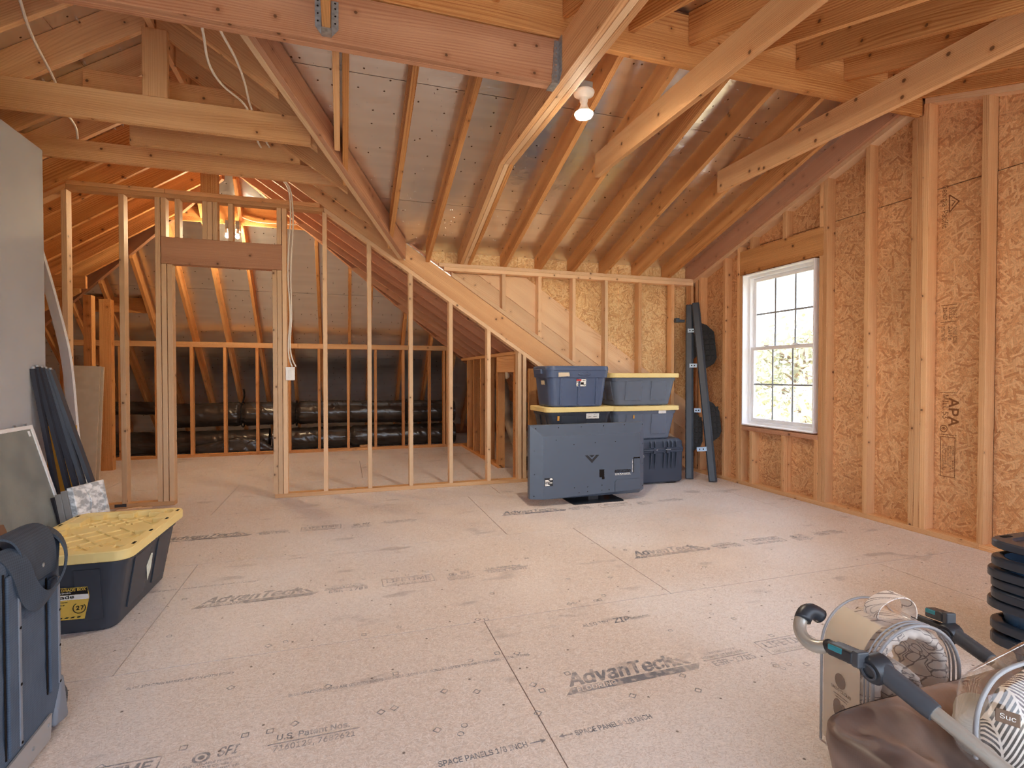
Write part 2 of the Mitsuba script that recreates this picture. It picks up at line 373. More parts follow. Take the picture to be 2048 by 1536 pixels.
# ------------------------------------------------------------------ left wall of the room
Lw = thing('wall_left', None, None, kind='structure')
LX, LY, LZ = -1.66, 3.77, 2.438
obj('painted_board', bx(LX - .012, LX, -1.2, LY, 0, LZ, 'y', 0.001), 'plaster_grey', Lw)
obj('end_stud', bx(LX - .055, LX - .0125, LY - .09, LY - .002, 0.04, LZ - .04), 'pine_pale', Lw)
obj('top_plate', bx(LX - .055, LX - .0125, -1.2, LY - .002, LZ - .038, LZ, 'y'), 'pine_pale', Lw)
obj('bottom_plate', bx(LX - .055, LX - .0125, -1.2, LY - .002, 0, .038, 'y'), 'pine_pale', Lw)

# ------------------------------------------------------------------ roof: rafters and foil sheathing
C = thing('ceiling', None, None, kind='structure')
def raft_main(x, y0=2.724, y1=5.34, mat='pine_orange', w=W):
    obj('rafter', yz([(y0, zb(y0)), (y1, zb(y1)), (y1, zb(y1) + D8), (y0, zb(y0) + D8)], x, x + w, (3, -1)), mat, C)
def xv(y): return (2.588 - zb(y)) / .667     # the valley, in plan
def yv(x): return 5.22 - 3 * (zr(x) - 2.245)
for x in (1.58, 1.97, 2.352, 2.735, 3.15, 3.55):
    raft_main(x)
obj('rafter', yz([(2.724, zb(2.724)), (5.34, zb(5.34)), (5.34, zb(5.34) + D8), (2.724, zb(2.724) + D8)], XR - .03, XR + .045, (3, -1)), 'pine_red', C)
raft_main(0.782, y1=5.22)
raft_main(0.398, y1=yv(0.43) - .02)
raft_main(0.004, y1=yv(0.03) - .02)
raft_main(-0.050, y1=yv(-0.03) - .25, mat='pine')
for x in (-1.66, -1.26, -0.86, -0.45, -0.05, 0.35, 0.75, 1.15, 1.557, 1.959, 2.36, 2.767, 3.172, 3.57):
    obj('rafter', yz([(-0.9, zn(-0.9)), (2.678, zn(2.678)), (2.678, zn(2.678) + D8), (-0.9, zn(-0.9) + D8)], x, x + W, (3, 1)), 'pine_orange', C)
obj('rafter', yz([(-0.9, zn(-0.9)), (2.678, zn(2.678)), (2.678, zn(2.678) + D8), (-0.9, zn(-0.9) + D8)], XR - .03, XR + .045, (3, 1)), 'pine_orange', C)
# the wing's two slopes
def raft_x(y, xa, xe, f, mat):
    obj('rafter', xz([(xa, f(xa)), (xe, f(xe)), (xe, f(xe) + DW), (xa, f(xa) + DW)], y, y + W, (xe - xa, f(xe) - f(xa))), mat, C)
for y in (3.12, 3.53, 3.945, 4.353, 4.763):
    raft_x(y, XA + .03, xv(y) - .04, zr, 'pine')
raft_x(5.225, XA + .03, 3.9, zr, 'pine')
for y in (5.58, 5.99, 6.40):
    raft_x(y, XA + .03, 3.5, zr, 'pine_red')
hipx = lambda y: y - 7.2
xh = lambda y: (2.588 - ze(y)) / .667
for y in (6.81, 7.22, 7.63, 8.04):
    raft_x(y, xh(y) + .05, 3.5, zr, 'pine_red')
    raft_x(y, 2 * XA - xh(y) - .05, -4.9, zl, 'pine_orange')
for y in (1.9, 2.31, 2.71, 3.12, 3.53, 3.945, 4.353, 4.763, 5.17, 5.58, 5.99, 6.40):
    raft_x(y, XA - .03, -4.9, zl, 'pine_orange' if y > 5 else 'pine')
# the end slope
for x in (-3.6, -3.19, -2.80, -2.39, -1.96, -1.55, -1.15, -0.73, -0.33, 0.075, 0.36, 0.86, 1.29, 1.7, 2.1):
    half = abs(x + .02 - XA)
    ytop = 8.2 + 1.59 - (zr(XA) - 0.667 * half) + .05
    obj('rafter', yz([(ytop, ze(ytop)), (9.7, ze(9.7)), (9.7, ze(9.7) + DE), (ytop, ze(ytop) + DE)], x, x + W, (1, -1)), 'pine_orange', C)
def foil_panels(pts, o, e1, e2, size=(2.44, 1.22), start=(0, 0), name='foil_panel'):
    """foil-faced roof boards: the polygon pts (3-D) is cut into sheets of that size in the plane o, e1, e2"""
    o, e1, e2 = np.asarray(o, float), unit(e1), unit(e2)
    n = np.cross(e1, e2)
    poly = Polygon([((np.array(p) - o) @ e1, (np.array(p) - o) @ e2) for p in pts])
    a0, b0, a1, b1 = poly.bounds
    j0 = math.floor((b0 - start[1]) / size[1])
    for j in range(j0, int((b1 - start[1]) / size[1]) + 1):
        sh = start[0] + (size[0] / 2 if j % 2 else 0)
        for i in range(math.floor((a0 - sh) / size[0]), int((a1 - sh) / size[0]) + 1):
            c = poly.intersection(sbox(sh + i * size[0] + .002, start[1] + j * size[1] + .002, sh + (i + 1) * size[0] - .002, start[1] + (j + 1) * size[1] - .002))
            for g in getattr(c, 'geoms', [c]):
                if g.geom_type != 'Polygon' or g.area < .004: continue
                m = trimesh.creation.extrude_polygon(g, .012, engine='earcut')
                v = m.vertices
                V = o + v[:, :1] * e1 + v[:, 1:2] * e2 + v[:, 2:] * n
                F = m.faces
                # separate vertices per face so that the uv is the sheet's own plane
                tri = V[F].reshape(-1, 3)
                uv = np.stack([v[F].reshape(-1, 3)[:, 0], v[F].reshape(-1, 3)[:, 1]], 1)
                obj(name, (tri, np.arange(len(tri)).reshape(-1, 3), uv), 'foil', C)
sb = lambda y: zb(y) + D8 + .002
foil_panels([(xv(2.72), 2.72, sb(2.72)), (4.05, 2.72, sb(2.72)), (4.05, 5.42, sb(5.42)), (xv(5.42), 5.42, sb(5.42))],
            (0, 4.614, sb(4.614)), (1, 0, 0), (0, -3, 1), size=(2.368, 1.22), start=(0.80, 0))
sn = lambda y: zn(y) + D8 + .002
foil_panels([(-1.9, 2.70, sn(2.70)), (4.05, 2.70, sn(2.70)), (4.05, -0.9, sn(-.9)), (-1.9, -0.9, sn(-.9))], (0, 2.7, sn(2.7)), (1, 0, 0), (0, 3, 1), size=(2.42, 1.22), start=(1.976, -1.0))
sr = lambda x: zr(x) + DW + .002
sl = lambda x: zl(x) + DW + .002
YA = 9.79 - zr(XA) + .0
he = lambda y: ze(y) + DE + .002
yhip = lambda x: 9.79 + DE - DW - zr(x)
foil_panels([(XA, 2.72, sr(XA)), (xv(2.72), 2.72, sr(xv(2.72))), (xv(5.245), 5.245, sr(xv(5.245))), (3.9, 5.245, sr(3.9)), (3.9, yhip(3.9), sr(3.9)), (XA, yhip(XA), sr(XA))],
            (XA, 2.72, sr(XA)), (0, 1, 0), (-3, 0, 2.001), size=(2.46, 1.22), start=(0.829, -0.5))
yhl = lambda x: 9.79 + DE - DW - zl(x)
foil_panels([(XA, 1.6, sl(XA)), (XA, yhl(XA), sl(XA)), (-4.9, yhl(-4.9), sl(-4.9)), (-4.9, 1.6, sl(-4.9))], (XA, 2.5, sl(XA)), (0, -1, 0), (3, 0, 2.001), size=(2.46, 1.22), start=(-1.872, -0.62))
foil_panels([(XA, yhip(XA), he(yhip(XA))), (3.9, yhip(3.9), he(yhip(3.9))), (-6.2, yhip(3.9), he(yhip(3.9)))], (XA, 8.9, he(8.9)), (1, 0, 0), (0, -1, 1), size=(2.46, 1.22), start=(0.029, 0.35))

# ------------------------------------------------------------------ more mesh helpers
def lathe(profile, n=24, o=(0, 0, 0), axis=None):
    """revolve (r, z) around z"""
    P = np.asarray(profile, float)
    a = np.arange(n) * 2 * np.pi / n
    V = np.stack([P[:, None, 0] * np.cos(a), P[:, None, 0] * np.sin(a), np.repeat(P[:, None, 1], n, 1)], -1).reshape(-1, 3)
    F = []
    for i in range(len(P) - 1):
        for j in range(n):
            k = (j + 1) % n
            F += [(i * n + j, i * n + k, (i + 1) * n + k), (i * n + j, (i + 1) * n + k, (i + 1) * n + j)]
    if axis is not None:
        M = trimesh.geometry.align_vectors([0, 0, 1], unit(axis))[:3, :3]
        V = V @ M.T
    return V + np.asarray(o), np.array(F)
def tube(pts, r, n=10, samples=None, caps=True):
    """a tube along a smoothed polyline"""
    P = np.asarray(pts, float)
    if samples:
        from scipy.interpolate import CubicSpline
        d = np.r_[0, np.cumsum(np.linalg.norm(np.diff(P, axis=0), axis=1))]
        P = CubicSpline(d, P)(np.linspace(0, d[-1], samples))
    t = np.gradient(P, axis=0)
    t /= np.linalg.norm(t, axis=1, keepdims=True)
    a = np.cross(t[0], [0.31, 0.52, 0.79]); a /= np.linalg.norm(a)
    rr = np.broadcast_to(r, (len(P),))
    V = []
    ang = np.arange(n) * 2 * np.pi / n
    for i in range(len(P)):
        a = a - t[i] * (a @ t[i]); a /= np.linalg.norm(a)
        b = np.cross(t[i], a)
        V.append(P[i] + rr[i] * (np.cos(ang)[:, None] * a + np.sin(ang)[:, None] * b))
    V = np.vstack(V); F = []
    for i in range(len(P) - 1):
        for j in range(n):
            k = (j + 1) % n
            F += [(i * n + j, i * n + k, (i + 1) * n + k), (i * n + j, (i + 1) * n + k, (i + 1) * n + j)]
    if caps:
        V = np.vstack([V, P[:1], P[-1:]])
        m = len(P) * n
        for j in range(n):
            k = (j + 1) % n
            F += [(m, k, j), (m + 1, m - n + j, m - n + k)]
    return V, np.array(F)
def merge(*ms):
    V, F, n = [], [], 0
    for m in ms:
        v, f = (m.vertices, m.faces) if hasattr(m, 'vertices') else (m[0], m[1])
        V.append(np.asarray(v)); F.append(np.asarray(f) + n); n += len(v)
    return np.vstack(V), np.vstack(F)
def rbox(sx, sy, sz, r=0.004, seg=3):
    """a box with rounded edges, centred at 0"""
    import manifold3d as m3
    s = m3.Manifold.sphere(r, 4 * seg)
    H = m3.Manifold.batch_hull([s.translate((a * (sx / 2 - r), b * (sy / 2 - r), c * (sz / 2 - r))) for a in (-1, 1) for b in (-1, 1) for c in (-1, 1)])
    m = H.to_mesh()
    return np.array(m.vert_properties[:, :3]), np.array(m.tri_verts)
def move(m, t=(0, 0, 0), rz=0.0, rx=0.0, ry=0.0, R=None):
    v = np.asarray(m[0], float)
    M = np.eye(3)
    for ang, ax in ((rx, (1, 0, 0)), (ry, (0, 1, 0)), (rz, (0, 0, 1))):
        if ang:
            M = trimesh.transformations.rotation_matrix(ang, ax)[:3, :3] @ M
    if R is not None: M = np.asarray(R)
    return (v @ M.T + np.asarray(t, float), m[1]) + tuple(m[2:])
def solid(m):
    import manifold3d as m3
    v, f = m[0], m[1]
    return m3.Manifold(m3.Mesh(np.asarray(v, np.float32), np.asarray(f, np.uint32)))
def unsolid(m):
    q = m.to_mesh()
    return np.array(q.vert_properties[:, :3]), np.array(q.tri_verts)

# ------------------------------------------------------------------ shell closing the building (behind the boards; keeps daylight out)
def plate3(pts, t, n):
    P = np.asarray(pts, float); k = len(P); n = unit(n) * t
    V = np.vstack([P, P + n]); F = []
    for i in range(1, k - 1):
        F += [(0, i, i + 1), (k, k + i + 1, k + i)]
    for i in range(k):
        j = (i + 1) % k
        F += [(i, i + k, j + k), (i, j + k, j)]
    return V, np.array(F)
up = 0.016
deck = [plate3([(x, y, f(x, y) + up) for x, y in pts], .02, nrm) for pts, f, nrm in (
    ([(xv(2.70) - .08, 2.70), (4.06, 2.70), (4.06, 5.6), (xv(5.6) - .08, 5.6)], lambda x, y: sb(y), (0, 1, 3)),
    ([(-2.3, 2.705), (-2.3, -0.9), (4.06, -0.9), (4.06, 2.705)], lambda x, y: sn(y), (0, -1, 3)),
    ([(xv(5.26) + .08, 5.26), (4.4, 5.26), (4.4, yhip(4.4)), (XA, yhip(XA)), (XA, 2.70), (xv(2.70) + .08, 2.70)], lambda x, y: sr(x), (2, 0, 3)),
    ([(XA, 1.5), (XA, yhip(XA)), (-5.2, yhl(-5.2)), (-5.2, 1.5)], lambda x, y: sl(x), (-2, 0, 3)),
    ([(XA, yhip(XA)), (4.4, yhip(4.4)), (-6.7, yhip(4.4))], lambda x, y: he(y), (0, 1, 1)))]
obj('roof_deck', merge(*deck), 'pine_red', C)
obj('eave_blocking', bx(0.95, 4.05, 5.36, 5.38, 2.14, 2.42, 'x'), 'osb_back', C)
obj('eave_blocking', bx(0.4, 0.948, 5.36, 5.38, 2.36, 2.46, 'x'), 'osb_back', C)
obj('deck_edge', bx(-5.4, 4.6, 9.0, 10.6, -0.06, -0.002, 'x'), 'pine', 'floor')
obj('end_sheathing', merge(plate3([(-5.3, 1.55, 0), (-1.72, 1.55, 0), (-1.72, 1.55, 3.2), (-5.3, 1.55, 3.2)], .012, (0, -1, 0))), 'osb_back', 'wall_attic_left')
obj('side_sheathing', merge(plate3([(-4.9, 1.5, -.02), (-4.9, 10.4, -.02), (-4.9, 10.4, 2.0), (-4.9, 1.5, 2.0)], .012, (-1, 0, 0))), 'osb_side', 'wall_attic_left')
obj('wing_sheathing', merge(plate3([(4.02, 5.36, -.02), (4.02, 11, -.02), (4.02, 11, 1.2), (4.02, 5.36, 1.2)], .012, (1, 0, 0))), 'osb_side', 'wall_attic_side')

# ------------------------------------------------------------------ beams, ties and other single timbers
beam = thing('support_beam', 'deep doubled beam hung on a metal hanger, crossing the top of the picture', 'beam')
obj('ply', bx(-2.05, 1.122, 2.670, 2.7075, 2.716, 2.951, 'x'), 'pine_red', beam)
obj('ply', bx(-2.05, 1.122, 2.7085, 2.746, 2.716, 2.951, 'x'), 'pine_red', beam)
def holes(pts, r, n, d=0.0012):
    ms = []
    for p in pts:
        ms.append(lathe([(0.0001, d), (r, d * .6), (r, 0)], 7, p, n))
    return merge(*ms)
hg = obj('joist_hanger', merge(
    plate3([(1.083, 2.664, 2.7145), (1.1235, 2.664, 2.7145), (1.1235, 2.752, 2.7145), (1.083, 2.752, 2.7145)], .0025, (0, 0, -1)),
    plate3([(1.083, 2.669, 2.7125), (1.123, 2.669, 2.7125), (1.123, 2.669, 2.94), (1.098, 2.669, 2.94), (1.098, 2.669, 2.79), (1.083, 2.669, 2.755)], .003, (0, -1, 0)),
    plate3([(1.125, 2.625, 2.76), (1.125, 2.668, 2.7125), (1.125, 2.668, 2.95), (1.125, 2.625, 2.95)], .003, (-1, 0, 0))), 'galvanised', beam, label='galvanised metal hanger at the end of the beam')
obj('nail_heads', holes([(1.107, 2.6655, 2.75 + .03 * i) for i in range(6)], .004, (0, -1, 0)), 'pine_red', hg, kind='stuff')
hj = thing('hung_joist', 'short joist seen end-on in a metal hanger on the face of the big beam', 'joist')
obj('board', bx(-0.085, -0.047, -0.9, 2.666, 2.738, 2.922, 'y'), 'pine_orange', hj)
hh = obj('joist_hanger', merge(
    plate3([(-0.087, 2.60, 2.736), (-0.045, 2.60, 2.736), (-0.045, 2.669, 2.736), (-0.087, 2.669, 2.736)], .003, (0, 0, -1)),
    plate3([(-0.0875, 2.60, 2.733), (-0.0875, 2.668, 2.733), (-0.0875, 2.668, 2.88), (-0.0875, 2.635, 2.88)], .002, (-1, 0, 0)),
    plate3([(-0.0445, 2.60, 2.733), (-0.0445, 2.668, 2.733), (-0.0445, 2.668, 2.88), (-0.0445, 2.635, 2.88)], .002, (1, 0, 0)),
    plate3([(-0.118, 2.6685, 2.775), (-0.0875, 2.6685, 2.735), (-0.0875, 2.6685, 2.905), (-0.118, 2.6685, 2.905)], .003, (0, -1, 0)),
    plate3([(-0.0445, 2.6685, 2.735), (-0.012, 2.6685, 2.775), (-0.012, 2.6685, 2.905), (-0.0445, 2.6685, 2.905)], .003, (0, -1, 0))), 'galvanised', hj, label='galvanised metal joist hanger')
obj('nail_holes', holes([(x, 2.6652, z) for x in (-0.105, -0.027) for z in (2.80, 2.835, 2.87, 2.895)], .0045, (0, -1, 0)), 'dark_hole', hh, kind='stuff')
plain('dark_hole', S(30, 26, 24), 0.8, 0.1)
ridge = obj('ridge_beam', bx(-1.5, XR + .0, 2.680, 2.7235, 2.966, 3.262, 'x'), 'pine_orange', label='long ridge beam where the sloping rafters meet, running to the gable wall', cat='beam')
gd = thing('tripled_girder', 'three-ply girder with a bend, running past the light bulb down to the knee wall', 'beam')
for i in range(3):
    x = 1.126 + i * 0.0388
    obj('rafter_ply', yz([(2.726, zb(2.726)), (5.34, zb(5.34)), (5.34, zb(5.34) + D8), (2.726, zb(2.726) + D8)], x, x + .0358, (3, -1)), ('pine', 'pine_pale', 'pine_orange')[i], gd)
    z0 = 2.716
    obj('tie_ply', yz([(1.552, z0), (zbinv(z0), z0), (zbinv(2.951), 2.951), (2.2495, 2.951)], x, x + .0358), ('pine', 'pine_pale', 'pine')[i], gd)
for x, lab in ((1.931, 'long pale collar tie just right of the light bulb'), (3.109, 'long pale collar tie nearest to the gable wall, right of the other one')):
    obj('collar_tie', bx(x, x + W, 1.50, 3.838, 2.716, 2.90, 'y'), 'pine', label=lab, cat='collar tie')
va = thing('valley_rafter', 'heavy reddish valley rafter descending diagonally between the two roofs', 'rafter')
e = np.array([xv(5.2) - xv(2.76), 5.2 - 2.76, 0.0]); Lh = np.linalg.norm(e); e /= Lh
side = np.array([e[1], -e[0], 0])
for i, mt in enumerate(('pine_pale', 'pine_red')):
    o = np.array([xv(2.76), 2.76, 0]) - side * (0.038 * (1 - i)) + side * 0.012
    obj('ply', lumber([(0, zb(2.76)), (Lh, zb(5.2)), (Lh, zb(5.2) + .185), (0, zb(2.76) + .185)], o + side * .0375, e, (0, 0, 1), .0375, (Lh, zb(5.2) - zb(2.76))), mt, va)
obj('collar_tie', bx(-2.05, -0.204, 3.905, 3.943, 2.716, 2.90, 'x'), 'pine', label='horizontal collar tie crossing the wing under the short upright post, nearer of two', cat='collar tie')
obj('collar_tie', bx(-2.25, -0.02, 4.724, 4.762, 2.735, 2.875, 'x'), 'pine', label='stained collar tie just above the stud partition', cat='collar tie')
obj('hanging_post', bx(-1.20, -1.06, 3.905, 3.943, 2.901, 3.33), 'pine', label='short upright post board between wing ridge and collar tie', cat='post')
obj('bracing_board', bx(-1.67, -0.60, 4.31, 4.352, 3.065, 3.205, 'x'), 'pine', label='short cross board high up behind the hanging post', cat='board')
obj('bracing_board', bx(-1.43, -0.31, 4.393, 4.431, 2.765, 2.90, 'x'), 'pine', label='cross board hanging between the two collar ties', cat='board')
obj('wing_ridge_board', bx(XA - .019, XA + .019, 2.75, 6.42, 3.36, 3.58, 'y'), 'pine', label='ridge board of the wing, above the short upright post', cat='beam')
obj('attic_header', bx(-1.9, -0.42, 6.86, 6.898, 2.89, 3.10, 'x'), 'pine_orange', label='wide header board across the attic end, above the bare bulbs', cat='beam')
for sg, lab, mt in ((1, 'dark hip rafter descending on the right inside the attic', 'pine_red'), (-1, 'dark hip rafter descending on the left inside the attic', 'pine_red')):
    xq = lambda y: xh(y) if sg > 0 else 2 * XA - xh(y)
    ya, yb = 6.5, 9.2
    e = np.array([xq(yb) - xq(ya), yb - ya, 0.0]); Lh = np.linalg.norm(e); e /= Lh
    side = np.array([e[1], -e[0], 0])
    obj('hip_rafter', lumber([(0, ze(ya) - .0), (Lh, ze(yb) - .0), (Lh, ze(yb) + .22), (0, ze(ya) + .22)], np.array([xq(ya), ya, 0]) + side * .019, e, (0, 0, 1), W, (Lh, -2.7)), mt, label=lab, cat='rafter')

# ------------------------------------------------------------------ lights
scene['bulb_emit'] = {'type': 'diffuse', 'reflectance': rgb(.8, .8, .8)}
plain('white_plastic', S(238, 236, 230), 0.3, 0.5)
plain('grey_box', S(150, 150, 150), 0.4, 0.5)
def lamp(name, o, r, power, label, base=True, group=None, holder=True):
    k = thing(name, label, 'light', group)
    o = np.array(o, float)
    if holder:
        obj('junction_box', move(rbox(.085, .07, .05, .004), o + (0, 0, .155)), 'grey_box', k)
        obj('lamp_holder', lathe([(.0005, .13), (.062, .13), (.064, .124), (.060, .112), (.036, .098), (.026, .09), (.024, .07), (.0005, .07)], 28, o), 'white_plastic', k, smooth=40)
        obj('bulb_neck', lathe([(.021, .075), (.021, .055), (.026, .035), (.042, .015), (.0565, 0.002), (.0005, .002)][::-1], 28, o), 'white_plastic', k, smooth=40)
    if holder:
        obj('bulb_rim', lathe([(.048, -.020), (.0565, -.004), (.057, 0.0015), (.0005, .0018)], 28, o), 'bulb_emit', k, smooth=True)
        scene[k + '__bulb_rim']['emitter'] = {'type': 'area', 'radiance': rgb(9, 7.6, 5.6)}
    b = lathe([(.0005, -.030), (.026, -.0285), (.048, -.020)], 28, o) if holder else move(trimesh_sphere(r), o)
    key = obj('bulb', b, 'bulb_emit', k, smooth=True)
    scene[key]['emitter'] = {'type': 'area', 'radiance': rgb(power, power * .86, power * .66) if holder else rgb(power, power * .76, power * .46)}
    return k
def trimesh_sphere(r):
    m = trimesh.creation.icosphere(2, r)
    return np.array(m.vertices), np.array(m.faces)
lamp('ceiling_bulb', (1.385, 2.90, 2.70), .055, 110.0, 'lit flood bulb in a white holder hanging beside the three-ply girder')
for x, lab in ((-1.255, 'lit bare bulb in the attic, left of two'), (-1.15, 'lit bare bulb in the attic, right of two')):
    k = lamp('attic_bulb', (x, 6.75, 2.72), .022, 120.0, lab, holder=False, group='bare bulbs in the attic')
    obj('socket', lathe([(.0005, .085), (.02, .085), (.02, .03), (.0005, .028)], 14, (x, 6.75, 2.72)), 'white_plastic', k)
    obj('mount', bx(x - .02, x + .02, 6.74, 6.858, 2.80, 2.90, 'y'), 'grey_box', k)

# ------------------------------------------------------------------ cables and the switch
plain('cable_white', S(228, 222, 210), 0.4, 0.5)
obj('hanging_cable', tube([(-1.50, 2.9, 3.20), (-1.587, 3.411, 3.077), (-1.618, 3.53, 3.045), (-1.663, 3.741, 3.015), (-1.725, 4.078, 2.985), (-1.797, 4.41, 2.925), (-1.85, 4.68, 2.905), (-1.865, 4.72, 2.88)], .0075, 8, 50), 'cable_white', smooth=True, label='white cable hanging at the far left, running over the collar ties', cat='cable')
obj('hanging_cable', tube([(-0.70, 2.80, 2.97), (-0.662, 3.0, 2.865), (-0.70, 3.3, 2.86), (-0.674, 3.6, 2.875), (-0.603, 3.88, 2.905), (-0.585, 4.2, 2.84), (-0.557, 4.7, 2.885), (-0.494, 5.0, 2.83), (-0.462, 5.205, 2.80), (-0.452, 5.212, 2.70), (-0.468, 5.212, 2.3), (-0.474, 5.212, 1.996), (-0.462, 5.212, 1.6), (-0.470, 5.212, 1.29), (-0.445, 5.212, 1.205)], .007, 8, 90), 'cable_white', smooth=True, label='white cable sagging past the collar ties and down to the light switch', cat='cable')
obj('hanging_cable', tube([(-0.62, 2.80, 2.97), (-0.589, 3.0, 2.885), (-0.566, 3.3, 2.905), (-0.56, 3.6, 2.90), (-0.575, 3.88, 2.91), (-0.537, 4.2, 2.85), (-0.513, 4.7, 2.885), (-0.475, 5.0, 2.83), (-0.446, 5.205, 2.80), (-0.434, 5.212, 2.70), (-0.44, 5.212, 2.3), (-0.452, 5.212, 1.996), (-0.45, 5.212, 1.6), (-0.448, 5.212, 1.29), (-0.412, 5.212, 1.205)], .007, 8, 90), 'cable_white', smooth=True, label='straighter white cable beside the sagging one, also down to the light switch', cat='cable')
obj('looped_cable', tube([(-1.17, 6.84, 3.01), (-1.02, 6.835, 2.94), (-0.73, 6.835, 2.93), (-0.483, 6.835, 2.945), (-0.365, 6.84, 3.0), (-0.42, 6.84, 3.08)], .006, 8, 40), 'cable_white', smooth=True, label='thin white cable looping along the attic header board', cat='cable')
sw = thing('light_switch', 'white rocker light switch fixed to the stud beside the doorway', 'switch')
obj('box', bx(-0.493, -0.43, YP - .012, YP + .0, 1.09, 1.195), 'grey_box', sw)
obj('plate', move(rbox(.078, .007, .122, .003), (-0.461, YP - .016, 1.142)), 'white_plastic', sw, smooth=30)
obj('rocker', move(rbox(.034, .006, .066, .002), (-0.461, YP - .0205, 1.142), rx=.05), 'white_plastic', sw, smooth=30)

# ------------------------------------------------------------------ outside the window
plain('yard', mikit.proc(lambda p, n, uv: mix(S(150, 138, 110), S(120, 124, 84), fbm(p.x * .5, p.y * .5))), 0.9, 0.1)
plain('bark', S(150, 136, 124), 0.9, 0.1)
for nm, c in (('leaf_green', S(196, 200, 182)), ('leaf_rust', S(222, 204, 194)), ('leaf_yellow', S(218, 214, 194))):
    scene[nm] = {'type': 'twosided', 'bsdf': {'type': 'diffuse', 'reflectance': rgb(*c)}}
obj('yard_ground', plate3([(4.3, -60, -3.2), (120, -60, -3.2), (120, 90, -3.2), (4.3, 90, -3.2)], .1, (0, 0, -1)), 'yard', kind='structure')
def tree(x, y, h, r, leaf, label, seed, n=2600, crown=0.35, sz=.16):
    g = np.random.default_rng(seed)
    k = thing('tree', label, 'tree', None)
    base = np.array([x, y, -3.2])
    parts = [tube([base, base + (g.normal(0, .1), g.normal(0, .1), h * .5), base + (g.normal(0, .3), g.normal(0, .3), h * .95)], np.linspace(.16, .04, 10), 7, 10)]
    tips = []
    for i in range(16):
        t = g.uniform(crown, .92)
        a = g.uniform(0, 2 * np.pi)
        s = base + (0, 0, h * t)
        L = r * (1.1 - .6 * t) * g.uniform(.7, 1.1)
        tip = s + (L * math.cos(a), L * math.sin(a), L * g.uniform(.2, .7))
        parts.append(tube([s, (s + tip) / 2 + g.normal(0, .1, 3), tip], np.linspace(.05, .012, 6), 5, 6))
        tips.append((s, tip))
    obj('trunk', merge(*parts), 'bark', k)
    V, F = [], []
    for i in range(n):
        s, tip = tips[g.integers(len(tips))]
        c = s + (tip - s) * g.uniform(.3, 1.1) + g.normal(0, r * .16, 3)
        a, b = g.normal(size=3), g.normal(size=3)
        a /= np.linalg.norm(a); b = np.cross(a, b); b /= np.linalg.norm(b)
        q = sz * g.uniform(.5, 1.1)
        m = len(V)
        V += [c - a * q, c - b * q * .5, c + a * q, c + b * q * .5]
        F += [(m, m + 1, m + 2), (m, m + 2, m + 3)]
    obj('foliage', (np.array(V), np.array(F)), leaf, k, kind='stuff')
tree(15.0, 14.4, 5.6, 2.6, 'leaf_green', 'grey-green tree outside the window, rising highest at the left panes', 3, 2600, .3)
tree(14.0, 10.9, 4.7, 2.3, 'leaf_yellow', 'pale yellow-green bush tree outside, low in the middle of the window', 4, 2400, .25)
tree(17.0, 11.2, 5.0, 2.6, 'leaf_rust', 'rust-coloured tree outside, at the lower right panes of the window', 5, 3200, .2)
tree(22.0, 19.5, 6.0, 3.4, 'leaf_rust', 'rust-brown tree farther off behind the others outside the window', 6, 2600, .2, .22)
tree(24.0, 15.0, 5.6, 3.4, 'leaf_yellow', 'faded tree farthest off, behind the middle of the window', 8, 2600, .2, .22)
ev = thing('trim_1', None, None, kind='structure')
obj('soffit', plate3([(5.6, 7.1, 2.98), (7.4, 7.1, 2.98), (7.4, 9.5, 2.98), (5.6, 9.5, 2.98)], .03, (0, 0, 1)), 'white_vinyl', ev)
obj('fascia', bx(5.58, 7.42, 7.07, 7.1, 2.9, 3.1, 'x'), 'white_vinyl', ev)

# roofing nail points that come through the foil: far too many and too small to pick apart
g = np.random.default_rng(77)
tips = []
for n_, f, nrm in ((420, lambda: (lambda x, y: (x, y, sb(y)))(g.uniform(-.4, 3.9), g.uniform(2.8, 5.2)), (0, -1, -3)), (420, lambda: (lambda x, y: (x, y, he(y)))(g.uniform(-3.2, 1.5), g.uniform(7.0, 8.9)), (0, -1, -1)), (120, lambda: (lambda x, y: (x, y, sl(x)))(g.uniform(-2.6, -1.2), g.uniform(2.6, 6.5)), (2, 0, -3))):
    for i in range(n_):
        p = np.array(f())
        if n_ == 420 and nrm[0] == 0 and nrm[2] == -3 and p[0] < xv(p[1]) + .05: continue
        tips.append(lathe([(.009, 0), (.007, .008), (.0005, .018)], 5, p, nrm))
plain('nail_bright', S(226, 226, 224), 0.25, 0.6, 0.6)
obj('nail_points', merge(*tips), 'nail_bright', C, kind='stuff')
obj('foil_scrap', tube([(.56, 5.205, 2.42), (.575, 5.20, 2.36), (.565, 5.205, 2.30), (.575, 5.20, 2.245)], [.008, .016, .012, .017, .011, .015, .008, .014, .010, .013, .006, .004], 7, 12), 'nail_bright', label='crumpled strip of silver foil hanging at the foot of the valley rafter', cat='foil strip')

